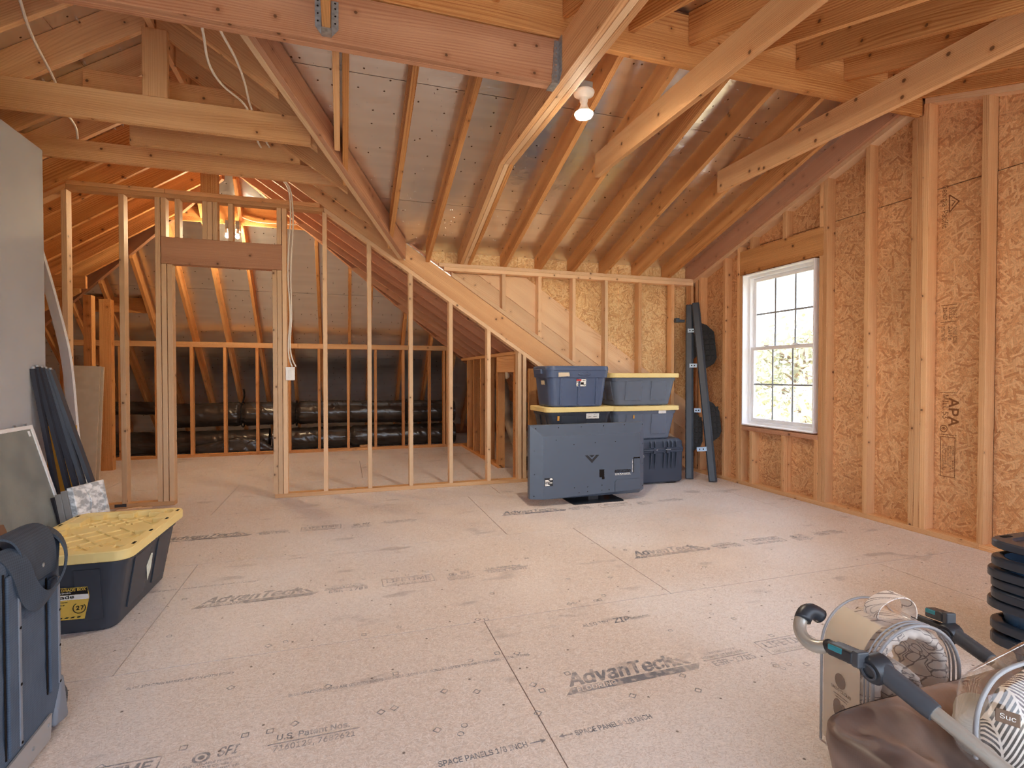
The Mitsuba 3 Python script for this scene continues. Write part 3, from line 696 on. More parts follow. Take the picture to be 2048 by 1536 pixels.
# ------------------------------------------------------------------ storage totes
plain('tote_black', S(54, 60, 70), 0.42, 0.45)
plain('tote_slate', S(74, 90, 120), 0.33, 0.5)
plain('tote_charcoal', S(96, 106, 122), 0.45, 0.4)
plain('lid_yellow', S(228, 206, 140), 0.45, 0.4)
plain('sticker_white', S(226, 226, 222), 0.5, 0.3)
plain('sticker_yellow', S(214, 180, 84), 0.5, 0.3)
plain('sticker_red', S(190, 60, 60), 0.5, 0.3)
plain('ink_black', S(28, 26, 26), 0.6, 0.2)
plain('tape_beige', S(204, 192, 168), 0.6, 0.3)
plain('tape_pale', S(206, 216, 206), 0.6, 0.3)
plain('tag_orange', S(206, 150, 70), 0.5, 0.3)
def rr(w, d, r, n=5, z=0.0):
    c = []
    for sx, sy, a0 in ((1, 1, 0), (-1, 1, 90), (-1, -1, 180), (1, -1, 270)):
        for k in range(n + 1):
            a = math.radians(a0 + 90 * k / n)
            c.append((sx * (w / 2 - r) + r * math.cos(a), sy * (d / 2 - r) + r * math.sin(a), z))
    return np.array(c)
def loft(rings, cap0=True, cap1=True):
    n = len(rings[0])
    V = [np.asarray(r) for r in rings]; F = []
    for i in range(len(rings) - 1):
        for j in range(n):
            k = (j + 1) % n
            F += [(i * n + j, i * n + k, (i + 1) * n + k), (i * n + j, (i + 1) * n + k, (i + 1) * n + j)]
    V = np.vstack(V); m = len(V)
    if cap0:
        V = np.vstack([V, rings[0].mean(0)]); F += [(m, (j + 1) % n, j) for j in range(n)]; m += 1
    if cap1:
        V = np.vstack([V, rings[-1].mean(0)]); b = (len(rings) - 1) * n
        F += [(m, b + j, b + (j + 1) % n) for j in range(n)]
    return V, np.array(F)
def at(m, o, yaw=0.0):
    return move(m, o, rz=yaw)
def face_slab(pts, t, n):
    return plate3(pts, t, n)
def words(text, h, o, ex, ey, depth=0.0006, bold=False, width=None, shear=0.0):
    """flat lettering: reads along ex, up along ey, from o"""
    m = meshkit.text_mesh(text, h, depth, bold)
    v = np.array(m.vertices)
    if width: v[:, 0] *= width / max(v[:, 0].max(), 1e-6)
    v[:, 0] += shear * v[:, 1]
    ex, ey = unit(ex), unit(ey)
    return np.asarray(o) + v[:, :1] * ex + v[:, 1:2] * ey + v[:, 2:] * np.cross(ex, ey), m.faces
def yellow_tote(o, yaw, Wx, Dy, H, label, detail=False, group=None, mat='tote_charcoal', lidmat='lid_yellow'):
    """Wx x Dy at the lid, H high; o: centre of the bottom"""
    k = thing('storage_tote', label, 'storage tote', group)
    hb = H - .036
    w1, d1, w0, d0 = Wx - .06, Dy - .06, Wx - .17, Dy - .15
    ring = lambda z, e=0: rr(w0 + (w1 - w0) * z / hb + e, d0 + (d1 - d0) * z / hb + e, .055, 6, z)
    obj('body', at(loft([ring(0, -.02), ring(.012), ring(hb - .05), ring(hb - .05, .012), ring(hb - .012, .012), ring(hb)]), o, yaw), mat, k, smooth=35)
    # slightly proud panels on the long and short faces
    def panel(side, a, b, z0, z1):
        q = []
        for (u, z) in ((a, z0), (b, z0), (b, z1), (a, z1)):
            wz, dz = (w0 + (w1 - w0) * z / hb) / 2, (d0 + (d1 - d0) * z / hb) / 2
            q.append({'-y': (u, -dz - .0015, z), '+y': (-u, dz + .0015, z), '+x': (wz + .0015, u, z), '-x': (-wz - .0015, -u, z)}[side])
        nn = {'-y': (0, -1, 0), '+y': (0, 1, 0), '+x': (1, 0, 0), '-x': (-1, 0, 0)}[side]
        return plate3(q, .005, nn)
    ps = []
    for sd, half in (('-y', w0 / 2), ('+x', d0 / 2), ('-x', d0 / 2), ('+y', w0 / 2)):
        ps += [panel(sd, -half * .72, -half * .12, H * .16, hb - .052), panel(sd, half * .22, half * .78, H * .16, hb - .052)]
    for p in ps:
        obj('wall_panel', at(p, o, yaw), mat, k)
    # lid
    z = hb - .018
    r6 = lambda w, d, r, zz: rr(w, d, r, 7, zz)
    lid = loft([r6(Wx - .012, Dy - .012, .06, z), r6(Wx, Dy, .065, z + .004), r6(Wx, Dy, .065, z + .042), r6(Wx - .008, Dy - .008, .062, z + .046),
                r6(Wx - .075, Dy - .075, .05, z + .048), r6(Wx - .082, Dy - .082, .045, z + .045), r6(Wx - .088, Dy - .088, .045, z + .021)], True, True)
    lk = obj('lid', at(lid, o, yaw), lidmat, k, smooth=35, label='yellow snap-on lid')
    blocks = []
    iw, idp = Wx - .088, Dy - .088
    for s in (-1, 1):
        for u in (-.36, -.02, .32) if Dy > Wx else (-.34, 0, .34):
            blocks.append(move(rbox(.055, idp * .16, .026, .003), (s * (iw / 2 - .022), u * idp, z + .034)))
            blocks.append(move(rbox(iw * .18, .05, .026, .003), (u * iw, s * (idp / 2 - .02), z + .034)))
    for b in blocks:
        obj('stacking_block', at(b, o, yaw), lidmat, lk, smooth=30)
    if detail:
        bars = []
        for s in (-1, 1):
            for c in (-.30, -.06, .18, .42):
                L = .30
                bars.append(at(move(rbox(.009, L, .010, .002, 2), (0, 0, 0), rz=s * 0.72), (c * iw * .9 - .02, -.06 + .12 * s * c, z + .0225)))
                bars.append(at(move(rbox(.009, L * .6, .010, .002, 2), (0, 0, 0), rz=s * 0.72), (-c * iw * .8, .22, z + .0225)))
                bars.append(at(move(rbox(.009, L * .6, .010, .002, 2), (0, 0, 0), rz=s * 0.72), (-c * iw * .8, -.23, z + .0225)))
        for b in bars:
            obj('lid_ridge', at(b, o, yaw), lidmat, lk)
        for u in (-.36, -.1, .18, .40):
            for s in (-1, 1):
                obj('lock_hole', at(move(rbox(.012, .032, .004, .0018, 2), (s * (Wx / 2 - .020), u * Dy, z + .0465)), o, yaw), 'dark_hole', lk)
    return k, (w0, w1, d0, d1, hb, z)
# the right-hand stack: rolling case, two totes
zA = 0.468
ax, ay, aw, ad = 2.945, 4.905, 0.80, 0.50
yellow_tote((ax, ay, zA), 0, aw, ad, .352, 'dark grey tote with yellow lid resting on the black rolling case')
yellow_tote((ax, ay + .005, zA + .350), 0, aw, ad, .338, 'dark grey tote with yellow lid on top of the stack beside the blue-black tote')
k = 'storage_tote'
obj('paper_label', plate3([(3.085, 4.680, .735), (3.175, 4.680, .735), (3.175, 4.672, .785), (3.085, 4.672, .785)], .001, (0, -1, 0)), 'sticker_white', k, label='white paper label')
obj('latch_tag', plate3([(2.79, 4.684, .69), (2.806, 4.684, .69), (2.806, 4.680, .725), (2.79, 4.680, .725)], .004, (0, -1, 0)), 'tag_orange', k, label='small orange tag')
# the left-hand stack: hidden tote, tote, blue-black tote
bx0, by0, bw, bd = 2.145, 4.765, 0.72, 0.50
yellow_tote((bx0, by0, 0.0), 0, bw, bd, .47, 'lowest tote of its stack, standing on the floor right behind the television', mat='tote_black')
kb, _ = yellow_tote((bx0, by0, .468), 0, bw, bd, .365, 'black tote with yellow lid directly under the blue-black tote', mat='tote_black')
obj('paper_label', plate3([(2.20, 4.542, .715), (2.335, 4.542, .715), (2.335, 4.536, .765), (2.20, 4.536, .765)], .001, (0, -1, 0)), 'sticker_white', kb, label='white label with handwriting')
for i, (u, w) in enumerate(((2.212, .05), (2.275, .045))):
    obj('handwriting', plate3([(u, 4.5385, .744 - i * .0), (u + w, 4.5385, .746), (u + w, 4.537, .752), (u, 4.537, .750)], .0006, (0, -1, 0)), 'ink_black', kb)
    obj('handwriting', plate3([(u, 4.5395, .728), (u + w * .8, 4.5395, .730), (u + w * .8, 4.539, .735), (u, 4.539, .733)], .0006, (0, -1, 0)), 'ink_black', kb)
obj('latch_tag', plate3([(1.905, 4.547, .70), (1.925, 4.547, .70), (1.925, 4.542, .745), (1.905, 4.542, .745)], .004, (0, -1, 0)), 'tag_orange', kb, label='small orange tag')
# blue-black tote
kr = thing('storage_tote', 'glossy blue-black tote with matching lid, topmost of the stack behind the television', 'storage tote')
o = np.array([bx0 - .02, by0 - .02, .8285])
Wt, Dt, Ht = .655, .46, .385
ring = lambda z, e=0, r=.07: rr(.555 + .07 * z / .35 + e, .365 + .06 * z / .35 + e, r, 7, z)
obj('body', at(loft([ring(0, -.02), ring(.012), ring(.275), ring(.278, .022), ring(.345, .024), ring(.35, .026)]), o), 'tote_slate', kr, smooth=35)
lidk = obj('lid', at(loft([rr(Wt - .01, Dt - .01, .08, 7, .344), rr(Wt, Dt, .085, 7, .348), rr(Wt, Dt, .085, 7, .374), rr(Wt - .016, Dt - .016, .08, 7, .386), rr(Wt - .07, Dt - .07, .06, 7, .388), rr(Wt - .08, Dt - .08, .06, 7, .380)]), o), 'tote_slate', kr, smooth=35)
for sx in (-1, 1):
    obj('lid_handle', at(move(rbox(.035, .16, .05, .008), (sx * (Wt / 2 - .002), 0, .335)), o), 'tote_slate', kr, smooth=30)
for u in (-.185, 0.0, .185):
    q = []
    for a, z in ((u - .011, .02), (u + .011, .02), (u + .011, .272), (u - .011, .272)):
        q.append(o + (a, -(.365 + .06 * z / .35) / 2 - .001, z))
    obj('rib', plate3(q, .009, (0, -1, 0)), 'tote_slate', kr)
obj('oval_emblem', at(move(lathe([(.0005, .003), (.03, .003), (.034, 0)], 24), (0, 0, 0), R=np.array([[1.9, 0, 0], [0, 0, -1], [0, .55, 0]])), o + (.05, -.226, .312)), 'tote_slate', kr, smooth=30)
obj('raised_name', words('Rubbermaid', .016, o + (.0, -.2292, .306), (1, 0, 0), (0, 0, 1), .001, True, .10), 'tote_slate', kr)
obj('tape_strip', plate3([o + (-.22, -.2265, .285), o + (-.105, -.2265, .29), o + (-.11, -.2275, .325), o + (-.22, -.2275, .325)], .001, (0, -1, 0)), 'tape_beige', kr)
obj('tape_strip', plate3([o + (-.322, -.05, .21), o + (-.322, -.14, .21), o + (-.326, -.14, .25), o + (-.326, -.05, .25)], .001, (-1, 0, 0)), 'tape_beige', kr)
st_ = obj('product_sticker', plate3([o + (-.03, -.208, .195), o + (.07, -.208, .195), o + (.07, -.2135, .262), o + (-.03, -.2135, .262)], .001, (0, -1, 0)), 'sticker_white', kr, label='white and red product sticker')
obj('red_band', plate3([o + (-.03, -.2135, .245), o + (.02, -.2135, .245), o + (.02, -.2148, .262), o + (-.03, -.2148, .262)], .001, (0, -1, 0)), 'sticker_red', st_)
obj('print', merge(*[plate3([o + (x, -.2115, z), o + (x + w, -.2115, z), o + (x + w, -.2118, z + .006), o + (x, -.2118, z + .006)], .002, (0, -1, 0)) for x, z, w in ((-.026, .232, .035), (-.026, .204, .02), (.03, .248, .035), (.045, .205, .02))], move(rbox(.032, .004, .022, .0018, 2), o + (.03, -.212, .222))), 'ink_black', st_, kind='stuff')
# the tote in the left foreground
fo, fyaw = np.array([-1.133, 3.065, 0.0]), -0.028
kf, (w0, w1, d0, d1, hb, zl_) = yellow_tote(fo, fyaw, .51, .78, .378, 'large black tote with yellow lid standing alone in the left foreground', True, mat='tote_black')
def on_front(u, z, d=.0015): return at((np.array([[u, -(d0 + (d1 - d0) * z / hb) / 2 - d, z]]), None), fo, fyaw)[0][0]
def on_right(u, z, d=.0015): return at((np.array([[(w0 + (w1 - w0) * z / hb) / 2 + d, u, z]]), None), fo, fyaw)[0][0]
lab = obj('product_label', plate3([on_front(-.14, .075, .008), on_front(.065, .07, .008), on_front(.09, .17, .008), on_front(.085, .215, .008), on_front(-.14, .22, .008)], .0012, (0, -1, 0)), 'sticker_yellow', kf, label='yellow and black product label')
obj('label_band', plate3([on_front(-.14, .188, .0095), on_front(.086, .184, .0095), on_front(.085, .213, .0095), on_front(-.14, .218, .0095)], .001, (0, -1, 0)), 'ink_black', lab)
obj('label_band', plate3([on_front(-.14, .165, .0095), on_front(.088, .161, .0095), on_front(.087, .183, .0095), on_front(-.14, .187, .0095)], .001, (0, -1, 0)), 'sticker_white', lab)
exf, ezf = on_front(.1, .1) - on_front(0, .1), on_front(0, .2) - on_front(0, .1)
obj('lettering', words('PROFESSIONAL GRADE BOX', .012, on_front(-.135, .201, .0108), exf, ezf, .0006, True, .215), 'sticker_yellow', lab)
obj('lettering', words('STORAGE CONTAINER', .006, on_front(-.135, .191, .0108), exf, ezf, .0006, False, .16), 'sticker_white', lab)
obj('lettering', words('greenmade', .014, on_front(-.125, .169, .0108), exf, ezf, .0006, True, .16), 'ink_black', lab)
for i, t in enumerate(('Heavy Duty Latch Lid Container', 'Stackable and Durable', 'Made in USA', 'Use for Storage', 'Ideal for Garages')):
    obj('lettering', words(t, .0055, on_front(-.12, .150 - i * .0125, .0096), exf, ezf, .0006, False, .13 - .012 * i), 'ink_black', lab)
obj('ring_mark', move(lathe([(.021, 0), (.024, 0), (.024, .001), (.021, .001), (.021, 0)], 28), on_front(.05, .122, .0105), R=np.array([[1, 0, 0], [0, 0, -1], [0, 1, 0]])), 'ink_black', lab)
obj('lettering', words('27', .018, on_front(.036, .114, .0108), exf, ezf, .0006, True), 'ink_black', lab)
obj('hazard_stripe', merge(*[plate3([on_front(-.14 + .022 * i, z, .0097), on_front(-.128 + .022 * i, z, .0097), on_front(-.122 + .022 * i, z + .006, .0097), on_front(-.134 + .022 * i, z + .006, .0097)], .0008, (0, -1, 0)) for i in range(9) for z in (.078,)]), 'ink_black', lab, kind='stuff')
obj('tape_piece', plate3([on_right(-.06, .19, .007), on_right(-.02, .24, .007), on_right(.0, .235, .007), on_right(.01, .155, .007), on_right(-.03, .11, .012), on_right(-.035, .20, .007)], .001, (1, 0, 0)), 'tape_pale', kf, label='torn piece of pale tape')

# ------------------------------------------------------------------ television seen from behind
plain('tv_plastic', S(80, 92, 108), 0.38, 0.5)
plain('tv_dark', S(34, 38, 44), 0.4, 0.5)
plain('screen_glass', S(26, 32, 40), 0.08, 0.6)
tv = thing('television', 'flat-screen television seen from behind, standing on the floor before the totes', 'television')
tx0, tx1, tz0, tz1, ty = 1.517, 2.629, 0.052, 0.697, 4.225
tf = lambda x, z: 0
def tvp(u, v, d): return (tx0 + u * (tx1 - tx0), ty - d, tz0 + v * (tz1 - tz0))
def quadset(qs):
    V, F = [], []
    for q in qs:
        m = len(V); V += list(q)
        F += [(m, m + i, m + i + 1) for i in range(1, len(q) - 1)]
    return np.array(V, float), np.array(F)
D1 = .038
ui, uj, vj = .098, .945, .855
rim = [(0, .02), (0, 1), (1, 1), (1, .045), (.955, 0.0), (.10, 0.0)]
inner = [(ui, .015), (ui, vj), (uj, vj), (uj, .06)]
front = [tvp(*p, -.055) for p in rim]; back0 = [tvp(*p, 0) for p in rim]
qs = [[front[i], front[(i + 1) % 6], back0[(i + 1) % 6], back0[i]] for i in range(6)]
I_ = [tvp(*p, D1) for p in inner]
B_ = back0
qs += [[B_[0], B_[1], I_[1], I_[0]], [B_[1], B_[2], I_[2], I_[1]], [B_[2], B_[3], I_[3], I_[2]], [B_[3], B_[4], I_[3]], [B_[4], B_[5], I_[0], I_[3]], [B_[5], B_[0], I_[0]], I_[::-1]]
qs = [q[::-1] for q in qs]
obj('back_cover', quadset(qs), 'tv_plastic', tv)
obj('screen', bx(tx0 + .012, tx1 - .012, ty + .0555, ty + .062, tz0 + .02, tz1 - .012, 'x', .001)[:2], 'screen_glass', tv)
yb_ = ty - D1
def tvq(u0, u1, v0, v1, t=.0015, d=D1): return plate3([tvp(u0, v0, d + .0004), tvp(u1, v0, d + .0004), tvp(u1, v1, d + .0004), tvp(u0, v1, d + .0004)], t, (0, -1, 0))
vee = lambda pts: plate3([tvp(*p, D1 + .0004) for p in pts], .0015, (0, -1, 0))
cu, cv = .512, .53
obj('emblem', merge(vee([(cu - .062, cv + .045), (cu - .035, cv + .045), (cu, cv - .018), (cu, cv - .062)]), vee([(cu + .062, cv + .045), (cu, cv - .062), (cu, cv - .018), (cu + .035, cv + .045)]), vee([(cu - .022, cv + .045), (cu + .022, cv + .045), (cu, cv + .012)])), 'tv_dark', tv, label='dark V-shaped emblem')
obj('port_recess', merge(tvq(.578, .620, .265, .37), tvq(.60, .622, .235, .27)), 'dark_hole', tv)
obj('vent_slots', merge(*[tvq(.715 + .0135 * i, .724 + .0135 * i, .315, .338) for i in range(11)], tvq(.715, .86, .343, .352)), 'dark_hole', tv, kind='stuff')
obj('port_labels', merge(*[tvq(.718 + .02 * i, .732 + .02 * i, .292, .303) for i in range(7)], tvq(.718, .86, .280, .284)), 'sticker_white', tv, kind='stuff')
lb = obj('rating_label', tvq(.108, .178, .19, .30), 'tv_dark', tv, label='small printed rating label')
obj('print', merge(tvq(.112, .142, .262, .275, .003), tvq(.112, .15, .245, .256, .003), tvq(.112, .138, .215, .228, .003), tvq(.112, .15, .195, .208, .003), tvq(.148, .172, .225, .24, .003), tvq(.152, .174, .27, .295, .0025)), 'sticker_white', lb, kind='stuff')
obj('side_notch', merge(plate3([tvp(.885, .50, D1 + .0005), tvp(.944, .50, D1 + .0005), tvp(.944, .515, D1 + .0005), tvp(.885, .515, D1 + .0005)], .002, (0, -1, 0)), tvq(.885, .890, .30, .50)), 'dark_hole', tv)
obj('barcode_strip', merge(*[tvq(.874, .880, .31 + .018 * i, .32 + .018 * i) for i in range(10)]), 'sticker_white', tv, kind='stuff')
obj('bottom_step', plate3([tvp(.715, .055, D1), tvp(.94, .075, D1), tvp(.94, .22, D1), tvp(.73, .215, D1), tvp(.715, .185, D1)], .010, (0, -1, 0)), 'tv_plastic', tv)
scr = [(.045, .96), (.235, .962), (.43, .965), (.625, .968), (.815, .972), (.982, .975), (.03, .06), (.20, .055), (.035, .66), (.035, .35), (.985, .70), (.98, .42), (.985, .10)]
obj('screw', holes([tvp(u, v, .012) for u, v in scr] + [tvp(u, v, D1) for u, v in ((.355, .73), (.72, .745), (.36, .145), (.475, .145), (.60, .155), (.40, .07), (.475, .08), (.60, .085), (.665, .085), (.205, .80), (.54, .745))], .0042, (0, -1, 0), .002), 'dark_hole', tv, kind='stuff')
obj('stand_neck', move(rbox(.10, .03, .09, .006), (2.13, ty + .035, .055)), 'tv_dark', tv, smooth=30)
obj('stand_base', move(loft([rr(.50, .26, .02, 4, 0), rr(.50, .26, .02, 4, .006), rr(.48, .24, .02, 4, .014)]), (2.15, ty + .07, 0)), 'screen_glass', tv, smooth=30, label='glossy black stand base')

# ------------------------------------------------------------------ black rolling hard case
plain('case_black', S(58, 68, 84), 0.42, 0.5)
cs = thing('hard_case', 'black ribbed hard case with latches under the totes, right of the television', 'case')
cx0, cx1, cy0, cy1 = 2.76, 3.40, 4.69, 5.14
cxc, cyc = (cx0 + cx1) / 2, (cy0 + cy1) / 2
obj('body', at(loft([rr(.60, .41, .03, 5, .014), rr(.635, .445, .04, 5, .03), rr(.64, .45, .04, 5, .325), rr(.655, .465, .04, 5, .33), rr(.655, .465, .04, 5, .352)]), (cxc, cyc, 0)), 'case_black', cs, smooth=30)
obj('lid', at(loft([rr(.655, .465, .04, 5, .3535), rr(.655, .465, .04, 5, .375), rr(.64, .45, .04, 5, .38), rr(.635, .445, .045, 5, .44), rr(.59, .40, .05, 5, .465)]), (cxc, cyc, 0)), 'case_black', cs, smooth=30)
yf = cy0 - .003
for i, xx in enumerate((2.885, 3.04, 3.195, 3.29)):
    fins = []
    for dx in (-.026, .026):
        fins.append(lumber([(0, .325), (.012, .335), (.028, .325), (.022, .26), (0, .16)], (xx + dx - .008, yf, 0), (0, -1, 0), (0, 0, 1), .016)[:2])
        fins.append(lumber([(0, .385), (.022, .385), (.016, .43), (0, .458)], (xx + dx - .008, yf, 0), (0, -1, 0), (0, 0, 1), .016)[:2])
    fin = obj('latch_guard', merge(*fins), 'case_black', cs)
    if i in (1, 2):
        lt = obj('latch', move(rbox(.036, .02, .06, .005), (xx, yf - .014, .35)), 'case_black', cs, smooth=30)
        obj('latch_pin', tube([(xx - .03, yf - .02, .36), (xx + .03, yf - .02, .36)], .005, 8), 'galvanised', lt)
obj('handle', tube([(2.90, yf - .01, .362), (2.92, yf - .03, .362), (3.02, yf - .03, .362), (3.05, yf - .01, .362)], .010, 8, 16), 'case_black', cs, smooth=True)
obj('pressure_valve', move(lathe([(.0005, .012), (.014, .012), (.017, .006), (.017, 0)], 18), (2.905, yf - .0, .30), R=np.array([[1, 0, 0], [0, 0, -1], [0, 1, 0]])), 'galvanised', cs, smooth=30)
obj('latch_tag', plate3([(2.872, yf - .006, .215), (2.89, yf - .006, .215), (2.89, yf - .006, .25), (2.872, yf - .006, .25)], .004, (0, -1, 0)), 'tag_orange', cs, label='small orange tag')
for xx in (2.86, 3.27):
    obj('foot', move(rbox(.10, .06, .03, .006), (xx, cy0 + .05, .0155)), 'ink_black', cs, smooth=30)
for xx in (2.86, 3.27):
    obj('foot', move(rbox(.10, .06, .03, .006), (xx, cy1 - .06, .0155)), 'ink_black', cs, smooth=30)

# ------------------------------------------------------------------ two running boards leaning in the corner
plain('step_black', S(56, 64, 74), 0.4, 0.5)
plain('step_rubber', S(26, 27, 30), 0.65, 0.35)
plain('bracket_blue', S(150, 170, 190), 0.35, 0.5, 0.6)
def running_board(foot, top, label, pads, brackets, wide=.085):
    k = thing('running_board', label, 'running board')
    foot, top = np.array(foot, float), np.array(top, float)
    u = unit(top - foot); L = np.linalg.norm(top - foot)
    cam = unit(EYE - (foot + top) / 2)
    v = unit(np.cross(u, cam)) * -1.0
    v = -v if v @ np.array([math.cos(YAW), -math.sin(YAW), 0]) < 0 else v
    n = np.cross(v, u) if np.cross(v, u) @ cam > 0 else np.cross(u, v)
    P = lambda a, b, c: foot + u * a + v * b + n * c
    w = wide / 2
    prof = [(-w, -.025), (w, -.025), (w, .018), (w * .5, .032), (-w * .75, .032), (-w, .02)]
    rings = []
    for a, sc in ((0.0, .93), (.004, 1), (.10, 1), (L - .16, 1), (L - .02, .95), (L, .86)):
        rings.append(np.array([P(a, b * sc, c * sc) for b, c in prof]))
    obj('rail', loft(rings), 'step_black', k)
    for a0, a1, side, ext in pads:
        pts = [(a0, 0), (a1, 0), (a1 - .05, ext), (a0 + .09, ext)] if False else [(a0, .0), (a0 + .05, ext * .75), (a0 + .11, ext), (a1 - .12, ext), (a1 - .03, ext * .45), (a1, 0)]
        q = [P(a, side * (w - .004 + b), -.004) for a, b in pts]
        pd = obj('step_pad', plate3(q, .022, n), 'step_rubber', k)
        for i in range(int((a1 - a0 - .14) / .06)):
            for j in range(2):
                aa = a0 + .085 + i * .06
                bb = w + .012 + j * (ext * .42)
                obj('tread_block', plate3([P(aa, side * bb, .0185), P(aa + .045, side * bb, .0185), P(aa + .045, side * (bb + ext * .32), .0185), P(aa, side * (bb + ext * .32), .0185)], .006, n), 'step_rubber', pd)
    for a, b0, b1 in brackets:
        br = obj('bracket', merge(plate3([P(a, b0, .034), P(a, b1, .034), P(a + .045, b1, .034), P(a + .045, b0, .034)], .005, n), plate3([P(a, b1, .034), P(a + .045, b1, .034), P(a + .045, b1, -.03), P(a, b1, -.03)], .005, v)), 'bracket_blue', k, label='galvanised mounting bracket')
        obj('bolt_hole', merge(*[move(lathe([(.0005, .002), (.0065, .002), (.007, 0)], 10, axis=n), P(a + .022, b0 + (b1 - b0) * t, .0392)) for t in (.3, .7)]), 'dark_hole', br)
    return k, P
running_board((3.575, 4.83, .004), (3.765, 5.10, 1.925), 'black running board leaning in the corner, left of two', [(.30, .74, 1, .10), (1.32, 1.62, 1, .075)], [(1.62, -.02, .06), (1.22, .0, .075), (.72, .05, .115)])
kq, Pq = running_board((3.715, 4.62, .004), (3.80, 5.04, 1.94), 'black running board leaning in the corner, right of two', [(.42, .86, 1, .095), (1.22, 1.74, 1, .125)], [(.32, -.13, -.035)])
obj('side_arm', merge(move(rbox(.10, .03, .03, .004), (3.60, 5.04, 1.735)), move(rbox(.05, .05, .05, .008), (3.555, 5.04, 1.74))), 'step_black', 'running_board', smooth=30)

# ------------------------------------------------------------------ printing on the subfloor
INK = S(88, 94, 106)
def ink_fn(p, n, uv):
    cover = 0.85 * (0.45 + 0.55 * smoothstep(0.25, 0.6, fbm(p.x * 60, p.y * 60, 1.0, 2))) * (0.6 + 0.4 * smoothstep(0.3, 0.6, fbm(p.x * 3, p.y * 3, 8.0, 2)))
    return mix(floor_fn(p, n, uv), mi.Color3f(INK), cover)
plain('floor_ink', mikit.proc(ink_fn), 0.5, 0.3)
plain('floor_bare', mikit.proc(floor_fn), 0.5, 0.35)
FX, FY = (1, 0, 0), (0, 1, 0)
def fl(mesh, mat='floor_ink', name='printed_lettering'):
    obj(name, mesh, mat, 'floor')
def bar(x0, x1, y0, y1, sh=0.0, z=.0003):
    return plate3([(x0, y0, z), (x1, y0, z), (x1 + sh * (y1 - y0), y1, z), (x0 + sh * (y1 - y0), y1, z)], .0003, (0, 0, 1))
def boxed(x0, x1, y0, y1, w=.004):
    return merge(bar(x0, x1, y0, y0 + w), bar(x0, x1, y1 - w, y1), bar(x0, x0 + w, y0, y1), bar(x1 - w, x1, y0, y1))
def stamp_row(x, y, full=True):
    """one sheet's line of stamps, starting at the maker's name"""
    if full:
        for q in (0, .004):
            fl(words('AdvanTech', .075, (x + .03 + q, y + .033 + q * .4, .0003), FX, FY, .0003 + q * .02, True, .45, .28))
        fl(bar(x + .0, x + .55, y - .014, y + .022, .9))
        fl(words('FLOORING', .024, (x + .045, y - .006, .0007), FX, FY, .0002, True, .16, .2), 'floor_bare')
        fl(merge(bar(x + .49, x + .515, y + .03, y + .09, -.8), bar(x + .53, x + .55, y + .03, y + .075, -.8)))
    fl(words('CONFORMS TO A', .014, (x + .64, y + .062, .0003), FX, FY, .0003, False, .15))
    fl(words('HIGHER STANDARD', .016, (x + .61, y + .036, .0003), FX, FY, .0003, True, .20))
    fl(bar(x + .605, x + .82, y + .024, y + .029))
    fl(words('ESR-1785', .032, (x + .625, y - .018, .0003), FX, FY, .0003, True, .20))
    fl(boxed(x + .90, x + 1.18, y - .02, y + .085))
    fl(words('LIFETIME', .042, (x + .92, y + .028, .0003), FX, FY, .0003, True, .24))
    fl(words('LIMITED WARRANTY', .016, (x + .92, y - .008, .0003), FX, FY, .0003, False, .24))
    fl(words('SFI', .04, (x + 1.33, y + .03, .0003), FX, FY, .0003, True, .055, .1))
    fl(lathe([(.016, .0003), (.024, .0003), (.024, .0006), (.016, .0006), (.016, .0003)], 20, (x + 1.29, y + .04, 0)))
    fl(lathe([(.0005, .0006), (.009, .0006), (.009, .0003)], 14, (x + 1.29, y + .04, 0)))
    for i in range(4):
        fl(words(('SUSTAINABLE FORESTRY', 'INITIATIVE Certified', 'Sourcing www.sfi', 'NFS-SFICOC')[i], .010, (x + 1.25, y + .005 - i * .016, .0003), FX, FY, .0003, False, .15 - .02 * (i % 2)))
    fl(words('U.S. Patent Nos.', .026, (x + 1.49, y + .05, .0003), FX, FY, .0003, True, .22))
    fl(bar(x + 1.47, x + 1.74, y + .033, y + .038))
    fl(words('7160129, 7682621', .026, (x + 1.485, y + .0, .0003), FX, FY, .0003, True, .24))
stamp_row(0.745, 1.70)
stamp_row(-0.705, 2.88)
stamp_row(0.745 - 2.44, 1.70, False)
stamp_row(1.70, 2.84)
stamp_row(1.20, 4.03)
stamp_row(-1.20, 4.08)
fl(words('ALSO TRY', .028, (1.02, 2.125, .0003), FX, FY, .0003, False, .135))
fl(words('ZIP', .042, (1.17, 2.118, .0003), FX, FY, .0003, True, .085, .25))
fl(words('System.com', .024, (1.262, 2.128, .0003), FX, FY, .0003, False, .10))
for x in (0.255, 0.69 ):
    fl(words('SPACE PANELS 1/8 INCH', .022, (x, 1.488, .0003), FX, FY, .0003, True, .275))
fl(merge(bar(.54, .575, 1.497, 1.502), plate3([(.575, 1.49, .0003), (.592, 1.4995, .0003), (.575, 1.509, .0003)], .0003, (0, 0, 1))))
fl(merge(bar(.652, .682, 1.497, 1.502), plate3([(.652, 1.49, .0003), (.652, 1.509, .0003), (.636, 1.4995, .0003)], .0003, (0, 0, 1))))
fl(words('BLUE SPACING MARKS ARE ON BOTH EDGES - DO NOT CLOSE GAP. BOND & FASTEN TO MANUFACTURERS INSTRUCTIONS', .016, (-.19, 1.978, .0003), FX, FY, .0003, False, 0.9))
fl(words('BLUE SPACING MARKS ARE ON BOTH EDGES - DO NOT CLOSE GAP', .016, (-.95, 3.15, .0003), FX, FY, .0003, False, 0.5))
fl(words('BLUE SPACING MARKS ARE ON BOTH EDGES', .016, (-.75, 2.2, .0003), FX, FY, .0003, False, 0.35))
g = np.random.default_rng(5)
marks = []
